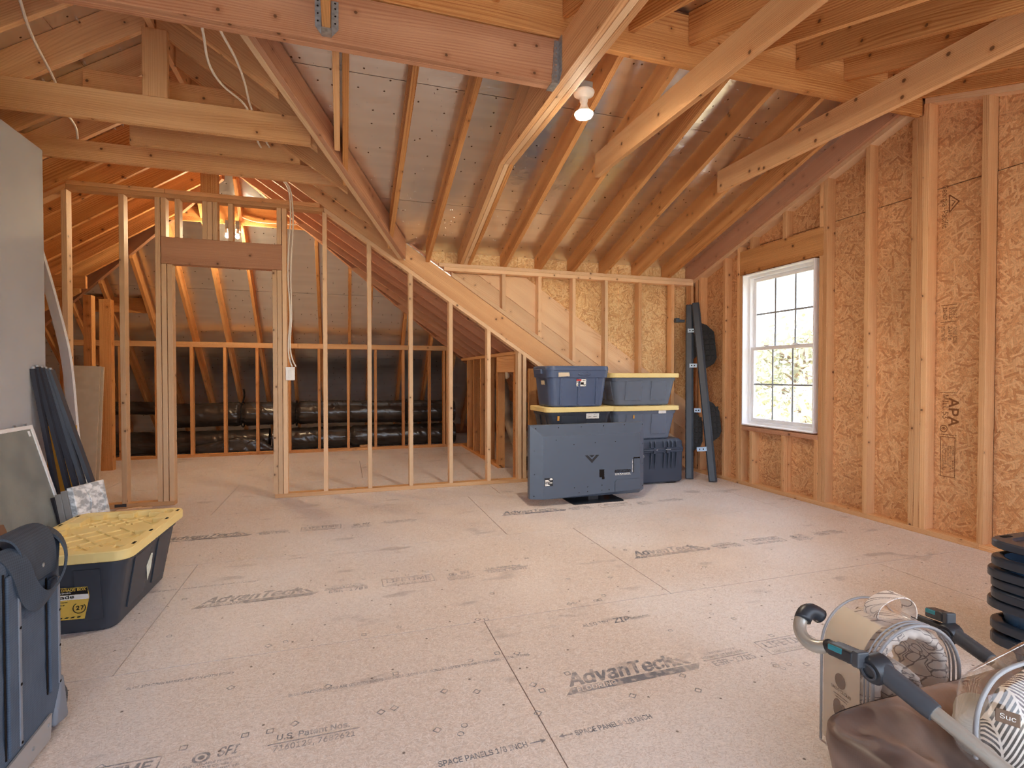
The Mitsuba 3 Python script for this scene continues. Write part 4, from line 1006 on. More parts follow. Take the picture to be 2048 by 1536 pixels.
for i in range(70):
    x, y = g.uniform(-.9, 2.2), g.choice([1.62, 1.80, 2.02, 2.38, 2.62, 3.02]) + g.normal(0, .03)
    s = .011
    kind = g.integers(3)
    if kind == 0:
        marks.append(lathe([(s * .75, .0003), (s, .0003), (s, .0005), (s * .75, .0005), (s * .75, .0003)], 14, (x, y, 0)))
    else:
        a = 0 if kind == 1 else math.pi / 4
        marks.append(move(merge(*[plate3([(-s, -s + o_, 0.0003), (s, -s + o_, 0.0003), (s, -s + o_ + .003, 0.0003), (-s, -s + o_ + .003, 0.0003)], .0003, (0, 0, 1)) for o_ in (0, 2 * s - .003)],
                     *[plate3([(-s + o_, -s, 0.0003), (-s + o_ + .003, -s, 0.0003), (-s + o_ + .003, s, 0.0003), (-s + o_, s, 0.0003)], .0003, (0, 0, 1)) for o_ in (0, 2 * s - .003)]), (x, y, 0), rz=a))
obj('printed_nailing_marks', merge(*marks), 'floor_ink', 'floor', kind='stuff')

# ------------------------------------------------------------------ the left foreground: duffel, screen, rails, filters, boards
def blob(hull_pts, r, edge=.02, amp=.0, freq=8.0, seed=0, iters=6, squash=None):
    """a soft rounded hull of the points, refined and wrinkled"""
    import manifold3d as m3
    s = m3.Manifold.sphere(r, 16)
    H = m3.Manifold.batch_hull([s.translate(tuple(p)) for p in hull_pts]).refine_to_length(edge)
    v, f = unsolid(H)
    m = trimesh.Trimesh(v, f, process=False)
    trimesh.smoothing.filter_taubin(m, iterations=iters)
    v = np.array(m.vertices); n = np.array(m.vertex_normals)
    if amp:
        q = v * freq
        fold = np.abs(2 * meshkit.fbm(q * np.array([1.0, .6, 1.4]), 3, seed) - 1)
        v = v + n * (amp * (fold - .35))[:, None]
    return v, f
def fabric_fn(a, b, sc=900.0):
    A, B = mi.Color3f(a), mi.Color3f(b)
    def fn(p, n, uv):
        w = 0.5 + 0.25 * dr.sin(p.z * sc) + 0.25 * dr.sin((p.x + p.y) * sc)
        return mix(A, B, 0.45 * w + 0.55 * fbm(p.x * 14, p.y * 14, p.z * 9, 3))
    return fn
plain('duffel_cloth', mikit.proc(fabric_fn(S(56, 68, 84), S(84, 98, 116))), 0.7, 0.3, sheen=0.3)
plain('strap_cloth', mikit.proc(fabric_fn(S(44, 50, 60), S(70, 80, 92))), 0.7, 0.3, sheen=0.3)
plain('duffel_rib', S(112, 118, 128), 0.5, 0.4)
plain('strip_metal', S(170, 170, 172), 0.4, 0.5, 0.5)
du = thing('duffel_bag', 'large dark blue-black wheeled duffel standing upright in the left foreground corner', 'duffel bag')
DX = -0.87
b_ = blob([(DX - .30 + .03, y, z) for y in (1.28, 2.035) for z in (.05, .60)] + [(DX - .03, y, z) for y in (1.28, 2.035) for z in (.05, .60)], .03, .018, .006, 7.0, 3)
v = b_[0]; fr = v[:, 0] > DX - .06
v[fr, 0] = np.minimum(v[fr, 0], DX + .002)
obj('body', b_, 'duffel_cloth', du, smooth=True)
for y, z0, z1 in ((1.775, .09, .585), (1.985, .15, .50), (1.50, .09, .585)):
    rb = obj('rib', move(rbox(.010, .046, z1 - z0, .004), (DX + .004, y, (z0 + z1) / 2)), 'duffel_cloth', du, smooth=30, label='vertical stiffening rib with grey edge')
    obj('edge_strip', move(rbox(.006, .012, z1 - z0 - .012, .002), (DX + .009, y + .024, (z0 + z1) / 2)), 'duffel_rib', rb, smooth=30)
    obj('rib_groove', bx(DX + .0005, DX + .0035, y - .034, y - .027, z0, z1 + .01)[:2], 'dark_hole', rb)
    obj('rivet_hole', holes([(DX + .0122, y + .024, z0 + (z1 - z0) * t) for t in (.03, .36, .68, .93)], .0042, (1, 0, 0)), 'dark_hole', rb, kind='stuff')
bs = obj('base_strip', plate3([(DX + .002, 1.30, -.0 + .004), (DX + .002, 1.955, .012), (DX + .002, 1.965, .085), (DX + .002, 1.30, .052)], .006, (1, 0, 0)), 'strip_metal', du, label='metal strip riveted along the bottom')
obj('rivet', holes([(DX + .008, y, z) for y, z in ((1.945, .06), (1.86, .045), (1.6, .035))], .006, (1, 0, 0), .003), 'galvanised', bs, kind='stuff')
obj('corner_guard', blob([(DX - .05, 2.045, .03), (DX - .002, 2.05, .03), (DX - .002, 1.995, .04), (DX - .01, 2.045, .15), (DX - .05, 2.045, .12)], .014, .02), 'duffel_rib', du, smooth=True)
wh = obj('wheel', move(lathe([(.0005, -.02), (.05, -.02), (.06, -.012), (.06, .012), (.05, .02), (.0005, .02)], 28), (DX - .035, 2.068, .060), R=np.array([[0, 0, 1], [0, 1, 0], [-1, 0, 0]])), 'tote_black', du, smooth=35)
obj('axle_cap', move(lathe([(.0005, .026), (.012, .026), (.014, .02)], 14), (DX - .035, 2.068, .060), R=np.array([[0, 0, 1], [0, 1, 0], [-1, 0, 0]])), 'galvanised', wh)
def ribbon(pts, wdir, width, t, n=40):
    """a flat band along a smoothed path; wdir: the band's width direction at each control point"""
    from scipy.interpolate import CubicSpline
    P = np.asarray(pts, float); Wv = np.array([unit(w) for w in wdir])
    d = np.r_[0, np.cumsum(np.linalg.norm(np.diff(P, axis=0), axis=1))]
    s = np.linspace(0, d[-1], n)
    C, Q = CubicSpline(d, P)(s), CubicSpline(d, Wv)(s)
    Q /= np.linalg.norm(Q, axis=1, keepdims=True)
    tt = np.gradient(C, axis=0); tt /= np.linalg.norm(tt, axis=1, keepdims=True)
    N = np.cross(tt, Q); N /= np.linalg.norm(N, axis=1, keepdims=True)
    rings = [np.array([C[i] - Q[i] * width / 2 - N[i] * t / 2, C[i] + Q[i] * width / 2 - N[i] * t / 2, C[i] + Q[i] * width / 2 + N[i] * t / 2, C[i] - Q[i] * width / 2 + N[i] * t / 2]) for i in range(n)]
    return loft(rings)
hs = obj('handle_strap', merge(ribbon([(DX - .03, 1.79, .645), (DX + .012, 1.795, .60), (DX + .022, 1.82, .52), (DX + .030, 1.87, .472), (DX + .034, 1.94, .488), (DX + .030, 2.01, .545), (DX + .012, 2.03, .60), (DX - .03, 2.02, .645)], [(.2, .9, 0), (.2, .9, .3), (.3, .6, .7), (.5, .1, .85), (.5, -.2, .85), (.3, -.7, .6), (.2, -.9, .3), (.2, -.9, 0)], .062, .006)), 'strap_cloth', du, smooth=30, label='dark woven carry handle drooping over the front')
obj('handle_flap', merge(ribbon([(DX - .10, 1.90, .648), (DX - .005, 1.90, .652), (DX + .014, 1.895, .60), (DX + .016, 1.885, .53)], [(0, 1, 0)] * 4, .17, .006, 24)), 'strap_cloth', du, smooth=30)
obj('snap', holes([(DX + .019, 1.90, .567), (DX + .019, 1.852, .545)], .007, (1, 0, 0), .004), 'galvanised', du, kind='stuff')
obj('open_mouth', move(rbox(.14, .50, .02, .008), (DX - .13, 1.62, .632)), 'dark_hole', du, smooth=30)
obj('mouth_lining', merge(*[tube([(DX - .19 + .03 * i, 1.32, .642), (DX - .17 + .03 * i, 1.6, .650 - .006 * (i % 2)), (DX - .18 + .03 * i, 1.88, .644)], .007, 7, 20) for i in range(4)]), 'pine_red', du, smooth=True)

# brown board behind the duffel
plain('brown_leather', S(112, 82, 64), 0.5, 0.4)
obj('brown_board', move(loft([np.array([(-1.12, y, z) for y, z in q]) + (dx, 0, 0) for dx, q in ((0, [(1.75, 0), (2.42, 0), (2.43, .50), (2.38, .585), (2.30, .59), (2.05, .545), (1.75, .52)]), (-.03, [(1.75, 0), (2.42, 0), (2.43, .50), (2.38, .585), (2.30, .59), (2.05, .545), (1.75, .52)]))]), (-.06, 0, 0)), 'brown_leather', label='brown board with a rounded corner standing behind the duffel bag', cat='board')

# window screen leaning against the grey wall
plain('screen_mesh', mikit.proc(lambda p, n, uv: mix(S(122, 128, 126), S(156, 160, 154), fbm(p.y * 9, p.z * 9, 1.0, 3)) * (0.9 + 0.1 * dr.sin(p.y * 1900) * dr.sin(p.z * 1900))), 0.6, 0.3)
ws = thing('window_screen', 'white-framed window screen leaning against the grey wall', 'window screen')
s0, s1 = np.array([-1.415, 0, .002]), np.array([-1.645, 0, .852])
su = unit(s1 - s0); sL = np.linalg.norm(s1 - s0)
def SC(y0, y1, a0, a1, off, t, nm, mat, par=ws, **kw):
    n = np.array([su[2], 0, -su[0]])
    q = [s0 + su * a + np.array([0, y, 0]) + n * off for y, a in ((y0, a0), (y1, a0), (y1, a1), (y0, a1))]
    return obj(nm, plate3(q, t, n), mat, par, **kw)
ya, yb = 2.72, 3.565
SC(ya, yb, 0, .02, 0, .012, 'frame_rail', 'white_vinyl'); SC(ya, yb, sL - .02, sL, 0, .012, 'frame_rail', 'white_vinyl')
SC(ya, ya + .02, .02, sL - .02, 0, .012, 'frame_rail', 'white_vinyl'); SC(yb - .02, yb, .02, sL - .02, 0, .012, 'frame_rail', 'white_vinyl')
SC(ya + .02, yb - .02, .02, sL - .02, .004, .002, 'mesh', 'screen_mesh')
pt = SC(yb - .055, yb - .04, sL - .06, sL - .03, .0065, .003, 'pull_tab', 'white_vinyl')
for yy in (3.40, 3.50):
    SC(yy, yy + .02, sL, sL + .012, .003, .006, 'spring_pin', 'galvanised')

# dark metal rails leaning beside it
plain('rail_blue', S(82, 88, 98), 0.35, 0.5, 0.4)
plain('rail_dark', S(52, 54, 64), 0.4, 0.5, 0.3)
spots = [((-1.648, 3.615, 1.165), (-1.50, 3.655, .001), 'rail_dark', 'dark metal rail, leftmost of the bundle leaning on the grey wall'),
         ((-1.640, 3.640, 1.175), (-1.435, 3.690, .001), 'rail_dark', 'dark metal rail, second from the left in the leaning bundle'),
         ((-1.632, 3.665, 1.17), (-1.39, 3.715, .001), 'rail_dark', 'dark metal rail in the middle of the leaning bundle'),
         ((-1.624, 3.690, 1.165), (-1.35, 3.742, .001), 'rail_blue', 'blue-grey metal rail, second from the right in the leaning bundle'),
         ((-1.612, 3.715, 1.16), (-1.305, 3.772, .001), 'rail_blue', 'wide blue-grey metal rail, rightmost of the leaning bundle')]
for i, (a, b, mt, lab) in enumerate(spots):
    k = thing('metal_rail', lab, 'rail', 'bundle of metal rails')
    a, b = np.array(a), np.array(b)
    u = unit(a - b); L = np.linalg.norm(a - b)
    e2 = unit(np.cross(u, [0, 1, 0])); e3 = np.cross(u, e2)
    hw = .016 if i < 4 else .024
    prof = [(-hw, -.010), (hw, -.010), (hw, .010), (hw * .6, .010), (hw * .6, -.005), (-hw * .6, -.005), (-hw * .6, .010), (-hw, .010)]
    V = np.array([b + u * l + e3 * p + e2 * q for l in (0, L) for p, q in prof])
    F = []
    for j in range(8):
        kx = (j + 1) % 8
        F += [(j, kx, 8 + kx), (j, 8 + kx, 8 + j)]
    for o8 in (0, 8):
        F += [(o8, o8 + 1, o8 + 4), (o8 + 1, o8 + 3, o8 + 4), (o8 + 1, o8 + 2, o8 + 3), (o8, o8 + 4, o8 + 5), (o8, o8 + 5, o8 + 7), (o8 + 5, o8 + 6, o8 + 7)]
    obj('channel', (V, np.array(F)), mt, k)
    obj('end_screw', move(lathe([(.0005, .012), (.009, .012), (.010, 0)], 10, axis=u), a + e3 * .0), 'galvanised', k)

# pack of furnace filters
plain('filter_card', S(44, 42, 46), 0.5, 0.35)
plain('filter_grey', S(150, 146, 142), 0.6, 0.3)
plain('shrink_wrap', mikit.proc(lambda p, n, uv: mix(S(168, 174, 178), S(238, 242, 244), smoothstep(0.35, 0.7, fbm(p.x * 40 + p.z * 22, p.y * 40, p.z * 50, 3)))), 0.18, 0.6)
fn_ = unit([.95, -.31, 0]); ft = np.array([.31, .95, 0]); lean = .20
fup = unit(np.array([0, 0, 1]) * math.cos(lean) - fn_ * math.sin(lean)); fno = np.cross(ft, fup)
fc = np.array([-1.37, 3.565, .004])
for i, (mt, lab) in enumerate((('filter_card', 'dark furnace filter box, rearmost of the leaning pack'), ('filter_card', 'dark-edged furnace filter second from the rear of the pack'), ('filter_grey', 'grey-edged furnace filter in the middle of the pack'), ('filter_grey', 'grey-edged furnace filter behind the front one'), ('shrink_wrap', 'shrink-wrapped white furnace filter at the front of the pack'))):
    k = thing('furnace_filter', lab, 'filter', 'pack of furnace filters')
    o = fc + fno * (.037 * i - .075) + (0, 0, abs(fno[2]) * .02)
    R = np.stack([ft, fup, fno], 1)
    hgt = .50 - .012 * (4 - i)
    obj('frame', move(rbox(.22, hgt, .034, .003), o + fup * hgt / 2, R=R), mt, k, smooth=30)
    if i == 0:
        obj('lettering', words('Filtrete', .018, o - ft * .1105 - fno * .008 + fup * .44, -fup, fno, .0006, True, .09), 'sticker_white', k)
    if i == 4:
        obj('wrap_fold', merge(*[tube([o + ft * a + fup * b + fno * .017, o + ft * (a + .05) + fup * (b + .07) + fno * .021, o + ft * (a + .03) + fup * (b + .15) + fno * .017], .003, 6, 10) for a, b in ((-.09, .1), (-.02, .2), (.04, .3), (-.06, .32), (.05, .12))]), 'shrink_wrap', k, smooth=True, kind='stuff')

# things standing in the wing beyond the grey wall's end
plain('ochre_board', S(188, 152, 66), 0.6, 0.3)
plain('mdf', mikit.proc(lambda p, n, uv: mix(S(184, 160, 130), S(196, 174, 146), fbm(p.x * 30, p.z * 30, p.y * 30, 3))), 0.7, 0.25)
obj('yellow_board', move(bx(-.10, .10, -.01, .01, 0, .80), (-1.765, 4.10, .002), rx=-.06), 'ochre_board', label='yellow board standing behind the leaning metal rails', cat='board')
obj('fibreboard_sheet', move(bx(-.115, .105, -.009, .009, 0, 1.205), (-2.05, 5.12, .002), rx=-.055, ry=.03), 'mdf', label='tan fibreboard sheet leaning against the first stud', cat='board')
obj('fibreboard_sheet', move(bx(-.115, .115, -.009, .009, 0, 1.20), (-2.04, 5.145, .002), rx=-.055, ry=.025), 'mdf', label='second fibreboard sheet right behind the tan one, only its edge showing', cat='board')
obj('white_moulding', ribbon([(-2.05, 4.55, 2.05), (-2.012, 4.58, 1.85), (-1.955, 4.6, 1.55), (-1.91, 4.6, 1.31), (-1.878, 4.6, .95), (-1.858, 4.6, .66), (-1.80, 4.6, .30), (-1.70, 4.6, .012)], [(1, -.5, 0)] * 8, .075, .018, 50), 'white_vinyl', smooth=30, label='bowed white moulding strip leaning beyond the end of the grey wall', cat='moulding')
obj('blue_tape', plate3([(-1.84, YP - .0012, .012), (-1.755, YP - .0012, .012), (-1.755, YP - .0012, .037), (-1.84, YP - .0012, .037)], .0008, (0, -1, 0)), 'rail_blue', label='piece of blue tape on the bottom plate left of the doorway', cat='tape')
g = np.random.default_rng(21)
for x, y, wch in ((-1.68, 5.20, 'middle'), (-1.60, 5.19, 'rightmost'), (-1.75, 5.17, 'leftmost')):
    obj('wood_offcut', move(bx(-.05, .05, -.012, .012, 0, .012, 'x'), (x, y - .03, .0005), rz=g.uniform(-.8, .8)), 'pine_pale', label=wch + ' of three small wood offcuts on the floor by the foot of the second stud', cat='offcut', group='offcuts by the stud')

# ------------------------------------------------------------------ attic: black-jacketed ducts, bag, pipes
scene['duct_black'] = {'type': 'twosided', 'bsdf': {'type': 'principled', 'base_color': mikit.proc(lambda p, n, uv: mix(S(30, 27, 26), S(66, 58, 52), fbm(p.x * 7, p.y * 12, p.z * 12, 3))), 'roughness': 0.24, 'specular': 0.6, 'clearcoat': 0.4, 'clearcoat_gloss': 0.8}}
def duct(x0, x1, y, z, r, label, seed, pinch=()):
    n, m = int((x1 - x0) / .018), 40
    g = np.random.default_rng(seed)
    xs = np.linspace(x0, x1, n); a = np.arange(m) * 2 * np.pi / m
    X, A = np.meshgrid(xs, a, indexing='ij')
    q = np.stack([X * 9, np.cos(A) * 2.2 + seed, np.sin(A) * 2.2], -1)
    w = meshkit.fbm(q, 4, seed) - .5
    fold = np.abs(2 * meshkit.fbm(np.stack([X * 22 + 3 * np.sin(A), np.cos(A) * 1.2, np.sin(A) * 1.2 + 7], -1), 3, seed + 1) - 1)
    rad = r * (1 + .10 * w) + .012 * (fold - .4)
    for p in pinch:
        rad = rad * (1 - .22 * np.exp(-((X - p) / .035) ** 2))
        rad = rad + .012 * np.sin(A * 15) * np.exp(-((X - p) / .16) ** 2)
    zc = z + .03 * (meshkit.noise(np.stack([X * 1.3, X * 0, X * 0 + seed], -1), seed) - .5)
    V = np.stack([X, y + rad * np.cos(A), zc + rad * .92 * np.sin(A)], -1).reshape(-1, 3)
    V[:, 2] = np.maximum(V[:, 2], .003)
    F = []
    for i in range(n - 1):
        for j in range(m):
            k = (j + 1) % m
            F += [(i * m + j, i * m + k, (i + 1) * m + k), (i * m + j, (i + 1) * m + k, (i + 1) * m + j)]
    return obj('flexible_duct', (V, np.array(F)), 'duct_black', smooth=True, label=label, cat='duct')
dk = duct(-2.35, 1.75, 8.66, .545, .19, 'shiny black plastic-wrapped duct, upper of two behind the far knee wall', 4, (-1.42, -.68, .98))
for x in (-1.42, -.68, .98):
    obj('strap', tube([(x, 8.66 + .20 * math.cos(t), .545 + .19 * math.sin(t)) for t in np.linspace(0, 2 * math.pi, 24)], .008, 6), 'ink_black', dk)
obj('hanger_strap', tube([(-1.42, 8.60, .72), (-1.40, 8.64, .80), (-1.41, 8.66, .92)], .014, 6, 12), 'ink_black', dk)
duct(-1.0, 1.75, 8.60, .175, .18, 'black plastic-wrapped duct lying on the floor, lower of two behind the far knee wall', 9, (.1,))
duct(-3.3, -1.05, 8.60, .175, .17, 'black plastic-wrapped duct at the left behind the far knee wall', 13, (-2.3,))
duct(-3.3, -2.42, 8.66, .66, .10, 'thinner grey-black duct lying on top at the far left behind the knee wall', 15)
obj('plastic_bag', blob([(-1.95, 8.36, .10), (-1.45, 8.36, .20), (-1.15, 8.36, .15), (-1.0, 8.36, .05), (-1.9, 8.36, .04)], .045, .02, .02, 11.0, 6), 'duct_black', smooth=True, label='bulging black plastic bag on the floor behind the far knee wall', cat='bag')
plain('orange_cord', S(226, 110, 40), 0.5, 0.4)
obj('orange_cord', tube([(-1.32, 8.33, .012), (-1.2, 8.285, .012), (-1.05, 8.29, .012), (-.93, 8.32, .012), (-1.0, 8.345, .012), (-1.15, 8.305, .014)], .010, 7, 40), 'orange_cord', smooth=True, label='orange cord at the foot of the black plastic bag', cat='cord')
obj('vent_pipe', lathe([(.022, .04), (.022, 1.32), (.027, 1.32), (.027, 1.40), (.022, 1.40), (.022, 1.50)], 16, (-2.40, 8.295, 0)), 'white_plastic', smooth=40, label='slim white plastic pipe rising beside the far knee wall studs', cat='pipe')
obj('wood_offcut', bx(-1.34, -1.22, 8.285, 8.305, 0, .03, 'x'), 'pine_pale', label='small wood block beside the black plastic bag', cat='offcut')
obj('wood_offcut', move(bx(-.06, .06, -.03, .03, 0, .06, 'x'), (.30, 8.33, .001), rz=.3), 'pine', label='wood block on the floor between the knee wall studs', cat='offcut')
obj('leaning_stick', lumber([(-.02, 0), (.02, 0), (.02, .42), (-.02, .42)], (-2.90, 8.12, .002), (1, 0, .0), (-.22, 0, 1), .03, (0, 1)), 'pine_orange', label='short stick leaning at the foot of the left attic post', cat='stick')
plain('duct_grey', mikit.proc(lambda p, n, uv: mix(S(170, 158, 142), S(120, 110, 100), smoothstep(.3, .7, noise(p.z * 7, p.y * 4)))), 0.5, 0.4)
pts = np.array([(2.13, 7.10, 1.05), (2.15, 7.04, .95), (2.15, 6.98, .72), (2.16, 6.90, .52), (2.18, 6.72, .30), (2.22, 6.5, .12)])
obj('grey_pipe', tube(pts, .06, 14, 40), 'duct_grey', smooth=True, label='grey pipe slanting down inside the side knee wall opening', cat='pipe')
obj('white_vent', move(rbox(.03, .10, .26, .006), (2.15, 6.93, 1.21), rx=-.3), 'white_plastic', smooth=30, label='white bracket above the grey pipe in the side opening', cat='bracket')
obj('plastic_scrap', blob([(2.1, 5.7, .05), (2.25, 6.1, .10), (2.4, 5.8, .08), (2.1, 6.2, .04)], .05, .02, .03, 14.0, 8), 'duct_black', smooth=True, label='crumpled black plastic on the floor inside the side opening', cat='plastic')

# ------------------------------------------------------------------ stamps on the gable wall's sheathing
plain('osb_ink', S(124, 80, 50), 0.7, 0.2)
PY, PZ = (0, 0, -1), (0, -1, 0)
def wst(mesh): obj('printed_lettering', mesh, 'osb_ink', 'wall_right')
SXW = WR - .0004
def wall_words(t, h, y, z, L, bold=False): wst(words(t, h, (SXW, y, z), (0, 0, -1), (0, -1, 0), .0005, bold, L))
wall_words('Georgia-Pacific', .036, 2.600, 2.452, .30)
def wall_line(y0, y1, z0, z1): wst(plate3([(SXW + .0002, y0, z0), (SXW + .0002, y1, z0), (SXW + .0002, y1, z1), (SXW + .0002, y0, z1)], .0006, (-1, 0, 0)))
for a, b in (((2.555, 2.375), (2.555, 2.255)), ((2.555, 2.375), (2.495, 2.315)), ((2.495, 2.315), (2.555, 2.255))):
    wst(tube([(SXW, a[0], a[1]), (SXW, b[0], b[1])], .004, 5))
wst(tube([(SXW, 2.54, 2.335), (SXW, 2.52, 2.32), (SXW, 2.54, 2.295)], .003, 5))
wall_words('12-617', .024, 2.585, 1.60, .085, True); wall_words('2012', .022, 2.548, 1.60, .08); wall_words('18:27', .022, 2.52, 1.60, .08)
wall_line(2.50, 2.60, 1.613, 1.617); wall_line(2.50, 2.60, 1.497, 1.501)
wall_words('SHEATHING', .022, 2.595, 1.47, .10); wall_words('24/16', .026, 2.553, 1.47, .10); wall_words('THIS SIDE', .022, 2.52, 1.46, .11)
wall_line(2.49, 2.60, 1.005, 1.009); wall_words('MILL 53', .036, 2.580, .995, .17); wall_words('APA', .060, 2.540, .975, .20, True)
wst(move(lathe([(.020, 0), (.025, 0), (.025, .0008), (.020, .0008), (.020, 0)], 22), (SXW, 2.572, .755), R=np.array([[0, 0, -1], [0, 1, 0], [1, 0, 0]])))
wall_words('e', .03, 2.584, .768, .02, True)
wall_line(2.49, 2.60, .712, .716)
for y0, y1, z0, z1 in ((2.498, 2.502, .42, .70), (2.588, 2.592, .42, .70), (2.502, 2.588, .42, .424), (2.502, 2.588, .696, .70)):
    wall_line(y0, y1, z0, z1)
for i, t in enumerate(('RATED SHEATHING', 'EXPOSURE 1', 'SIZED FOR SPACING', 'PS 2-10', 'PRP-108')):
    wall_words(t, .011, 2.580 - i * .016, .64, .18 - .02 * (i % 3))
wall_words('IS', .02, 2.26 + .0, .78, .02)

# ------------------------------------------------------------------ the right foreground
plain('bin_blue', S(40, 46, 56), 0.3, 0.5)
plain('bin_body', S(46, 74, 100), 0.4, 0.5)
bxc, byc = 2.70, 1.185
rimz = (.422, .373, .334, .294, .254, .168, .119)
bl = ('topmost empty black bin under the loose lid in the nested stack', 'second empty black bin from the top of the nested stack', 'third empty black bin from the top of the nested stack', 'fourth empty black bin from the top of the nested stack', 'fifth empty black bin from the top of the nested stack', 'second empty black bin from the bottom of the nested stack', 'bottom bin of the nested stack, standing on the floor with its blue-grey side showing')
for i, (z, lab) in enumerate(zip(rimz, bl)):
    k = thing('storage_bin', lab, 'storage bin', 'nested storage bins')
    o = np.array([bxc + .006 * (i % 3), byc + .008 * ((i * 2) % 3), 0.0])
    Wn, Dn = .60, .44
    hb = min(z - .006, .30)
    zb0 = z - hb + .0035 * (len(rimz) - 1 - i) * 0
    top = rr(Wn - .06, Dn - .06, .07, 6, z - .004); bot = rr(Wn - .15, Dn - .15, .06, 6, max(zb0, .003))
    outer = loft([bot, top], True, False)
    inner = loft([rr(Wn - .158, Dn - .158, .058, 6, max(zb0, .003) + .003), rr(Wn - .068, Dn - .068, .066, 6, z)], True, False)
    obj('body', at(merge(outer, (inner[0], inner[1][:, ::-1])), o), 'bin_body', k, smooth=35)
    obj('rim', at(loft([rr(Wn - .066, Dn - .066, .066, 7, z - .002), rr(Wn - .02, Dn - .02, .085, 7, z + .002), rr(Wn - .004, Dn - .004, .09, 7, z - .002), rr(Wn, Dn, .09, 7, z - .008), rr(Wn, Dn, .09, 7, z - .032), rr(Wn - .008, Dn - .008, .088, 7, z - .032), rr(Wn - .012, Dn - .012, .086, 7, z - .006), rr(Wn - .066, Dn - .066, .066, 7, z - .006)], False, False), o), 'bin_blue', k, smooth=35)
    for sx, sy in ((-1, -1), (-1, 1), (1, -1), (1, 1)):
        obj('rim_slot', at(move(rbox(.05, .016, .004, .0015, 2), (sx * .19, sy * (Dn / 2 - .025), z + .002)), o), 'dark_hole', k)
    for sx in (-1, 1):
        obj('grip', at(move(rbox(.02, .13, .030, .006), (sx * (Wn / 2 - .03), 0, z - .022)), o), 'bin_blue', k, smooth=30)
kl = thing('bin_lid', 'loose black lid lying on top of the nested bins', 'lid')
o = np.array([bxc + .005, byc, .456])
obj('panel', at(loft([rr(.585, .425, .08, 7, 0), rr(.60, .44, .085, 7, .004), rr(.60, .44, .085, 7, .026), rr(.585, .425, .08, 7, .032), rr(.50, .34, .06, 7, .032), rr(.49, .33, .06, 7, .022), rr(.36, .22, .08, 7, .022), rr(.34, .20, .075, 7, .034)]), o), 'bin_blue', kl, smooth=35)
for sx in (-1, 0, 1):
    for sy in (-1, 1):
        obj('lid_recess', at(move(rbox(.05, .018, .004, .0015, 2), (sx * .2, sy * .192, .032)), o), 'dark_hole', kl)

# clear zip bag with a rolled mat
scene['vinyl'] = {'type': 'thindielectric', 'int_ior': 1.45}
plain('piping_grey', S(150, 150, 152), 0.35, 0.5)
plain('insert_card', S(206, 192, 170), 0.55, 0.35)
plain('card_brown', S(112, 90, 72), 0.5, 0.35)
def leaf_fn(p, n, uv):
    x, y = (p.x + .6 * p.y) * 22.0, (p.z + .35 * p.y) * 22.0
    x, y = x + 1.2 * noise(x * .6, y * .6, 1.0), y + 1.2 * noise(x * .6, y * .6, 5.0)
    d1, d2, id_ = voronoi(x, y)
    line = 0.85 * (1 - smoothstep(0.02, 0.09, d2 - d1))
    vein = (1 - smoothstep(0.02, 0.07, dr.abs(d1 - 0.33))) * smoothstep(0.4, 0.5, id_)
    return mix(S(214, 202, 190), S(120, 108, 104), dr.maximum(line, 0.8 * vein))
plain('leaf_cloth', mikit.proc(leaf_fn), 0.7, 0.3, sheen=0.2)
bg = thing('clear_zip_bag', 'clear vinyl zip bag holding a rolled leaf-patterned mat, standing on the floor', 'bag')
byaw = -0.16
bo = np.array([1.525, 1.125, 0.0])
bw, bdp, bh = .275, .19, .435
def arch(w, h, n=22, z0=.0):
    r = w / 2
    pts = [(-r, z0)] + [(-r, z0 + (h - r * 1.0 - z0) * t) for t in (.33, .66)]
    pts += [(r * math.cos(math.pi - t), h - r + r * math.sin(t)) for t in np.linspace(0, math.pi, n)]
    pts += [(r, z0 + (h - r - z0) * t) for t in (.66, .33, 0)]
    return np.array(pts)
def extr(A, y0, y1):
    n = len(A); V = np.vstack([np.stack([A[:, 0], np.full(n, y), A[:, 1]], 1) for y in (y0, y1)])
    return V, np.array([f for i in range(n - 1) for f in ((i, i + 1, n + i + 1), (i, n + i + 1, n + i))])
def fan(A, y):
    n = len(A); V = np.stack([A[:, 0], np.full(n, y), A[:, 1]], 1)
    return np.vstack([V, [[0, y, A[:, 1].mean()]]]), np.array([(i, i + 1, n) for i in range(n - 1)] + [(n - 1, 0, n)])
A = arch(bw, bh, 22, .004)
obj('vinyl_skin', at(merge(extr(A, -bdp / 2, bdp / 2), fan(A, -bdp / 2), fan(A, bdp / 2)), bo, byaw), 'vinyl', bg, smooth=40)
for yy, r in ((-bdp / 2, .005), (-bdp / 2 + .016, .0035), (-bdp / 2 + .028, .0025), (bdp / 2, .004)):
    obj('piping', at(tube([(a, yy, b) for a, b in A], r, 7), bo, byaw), 'piping_grey', bg, smooth=True)
ins = [( -bw / 2 + .002, z) for z in np.linspace(.02, bh - bw / 2, 6)] + [((bw / 2 - .002) * math.cos(math.pi - t), bh - bw / 2 + (bw / 2 - .002) * math.sin(t)) for t in np.linspace(0.05, 1.05, 8)]
ic = obj('paper_insert', at(extr(np.array(ins), -bdp / 2 + .045, bdp / 2 - .006), bo, byaw), 'insert_card', bg, smooth=40, label='cream paper insert with printed pictures')
XI = -bw / 2 + .0012
def ins_plate(y0, y1, z0, z1): return at(plate3([(XI, y0, z0), (XI, y1, z0), (XI, y1, z1), (XI, y0, z1)], .0008, (-1, 0, 0)), bo, byaw)
cyl = lambda y, z, ry, rz: at(move(lathe([(.0005, 0), (1, 0), (1, .0008)], 18), (XI - .0006, y, z), R=np.array([[0, 0, -1], [ry, 0, 0], [0, rz, 0]])), bo, byaw)
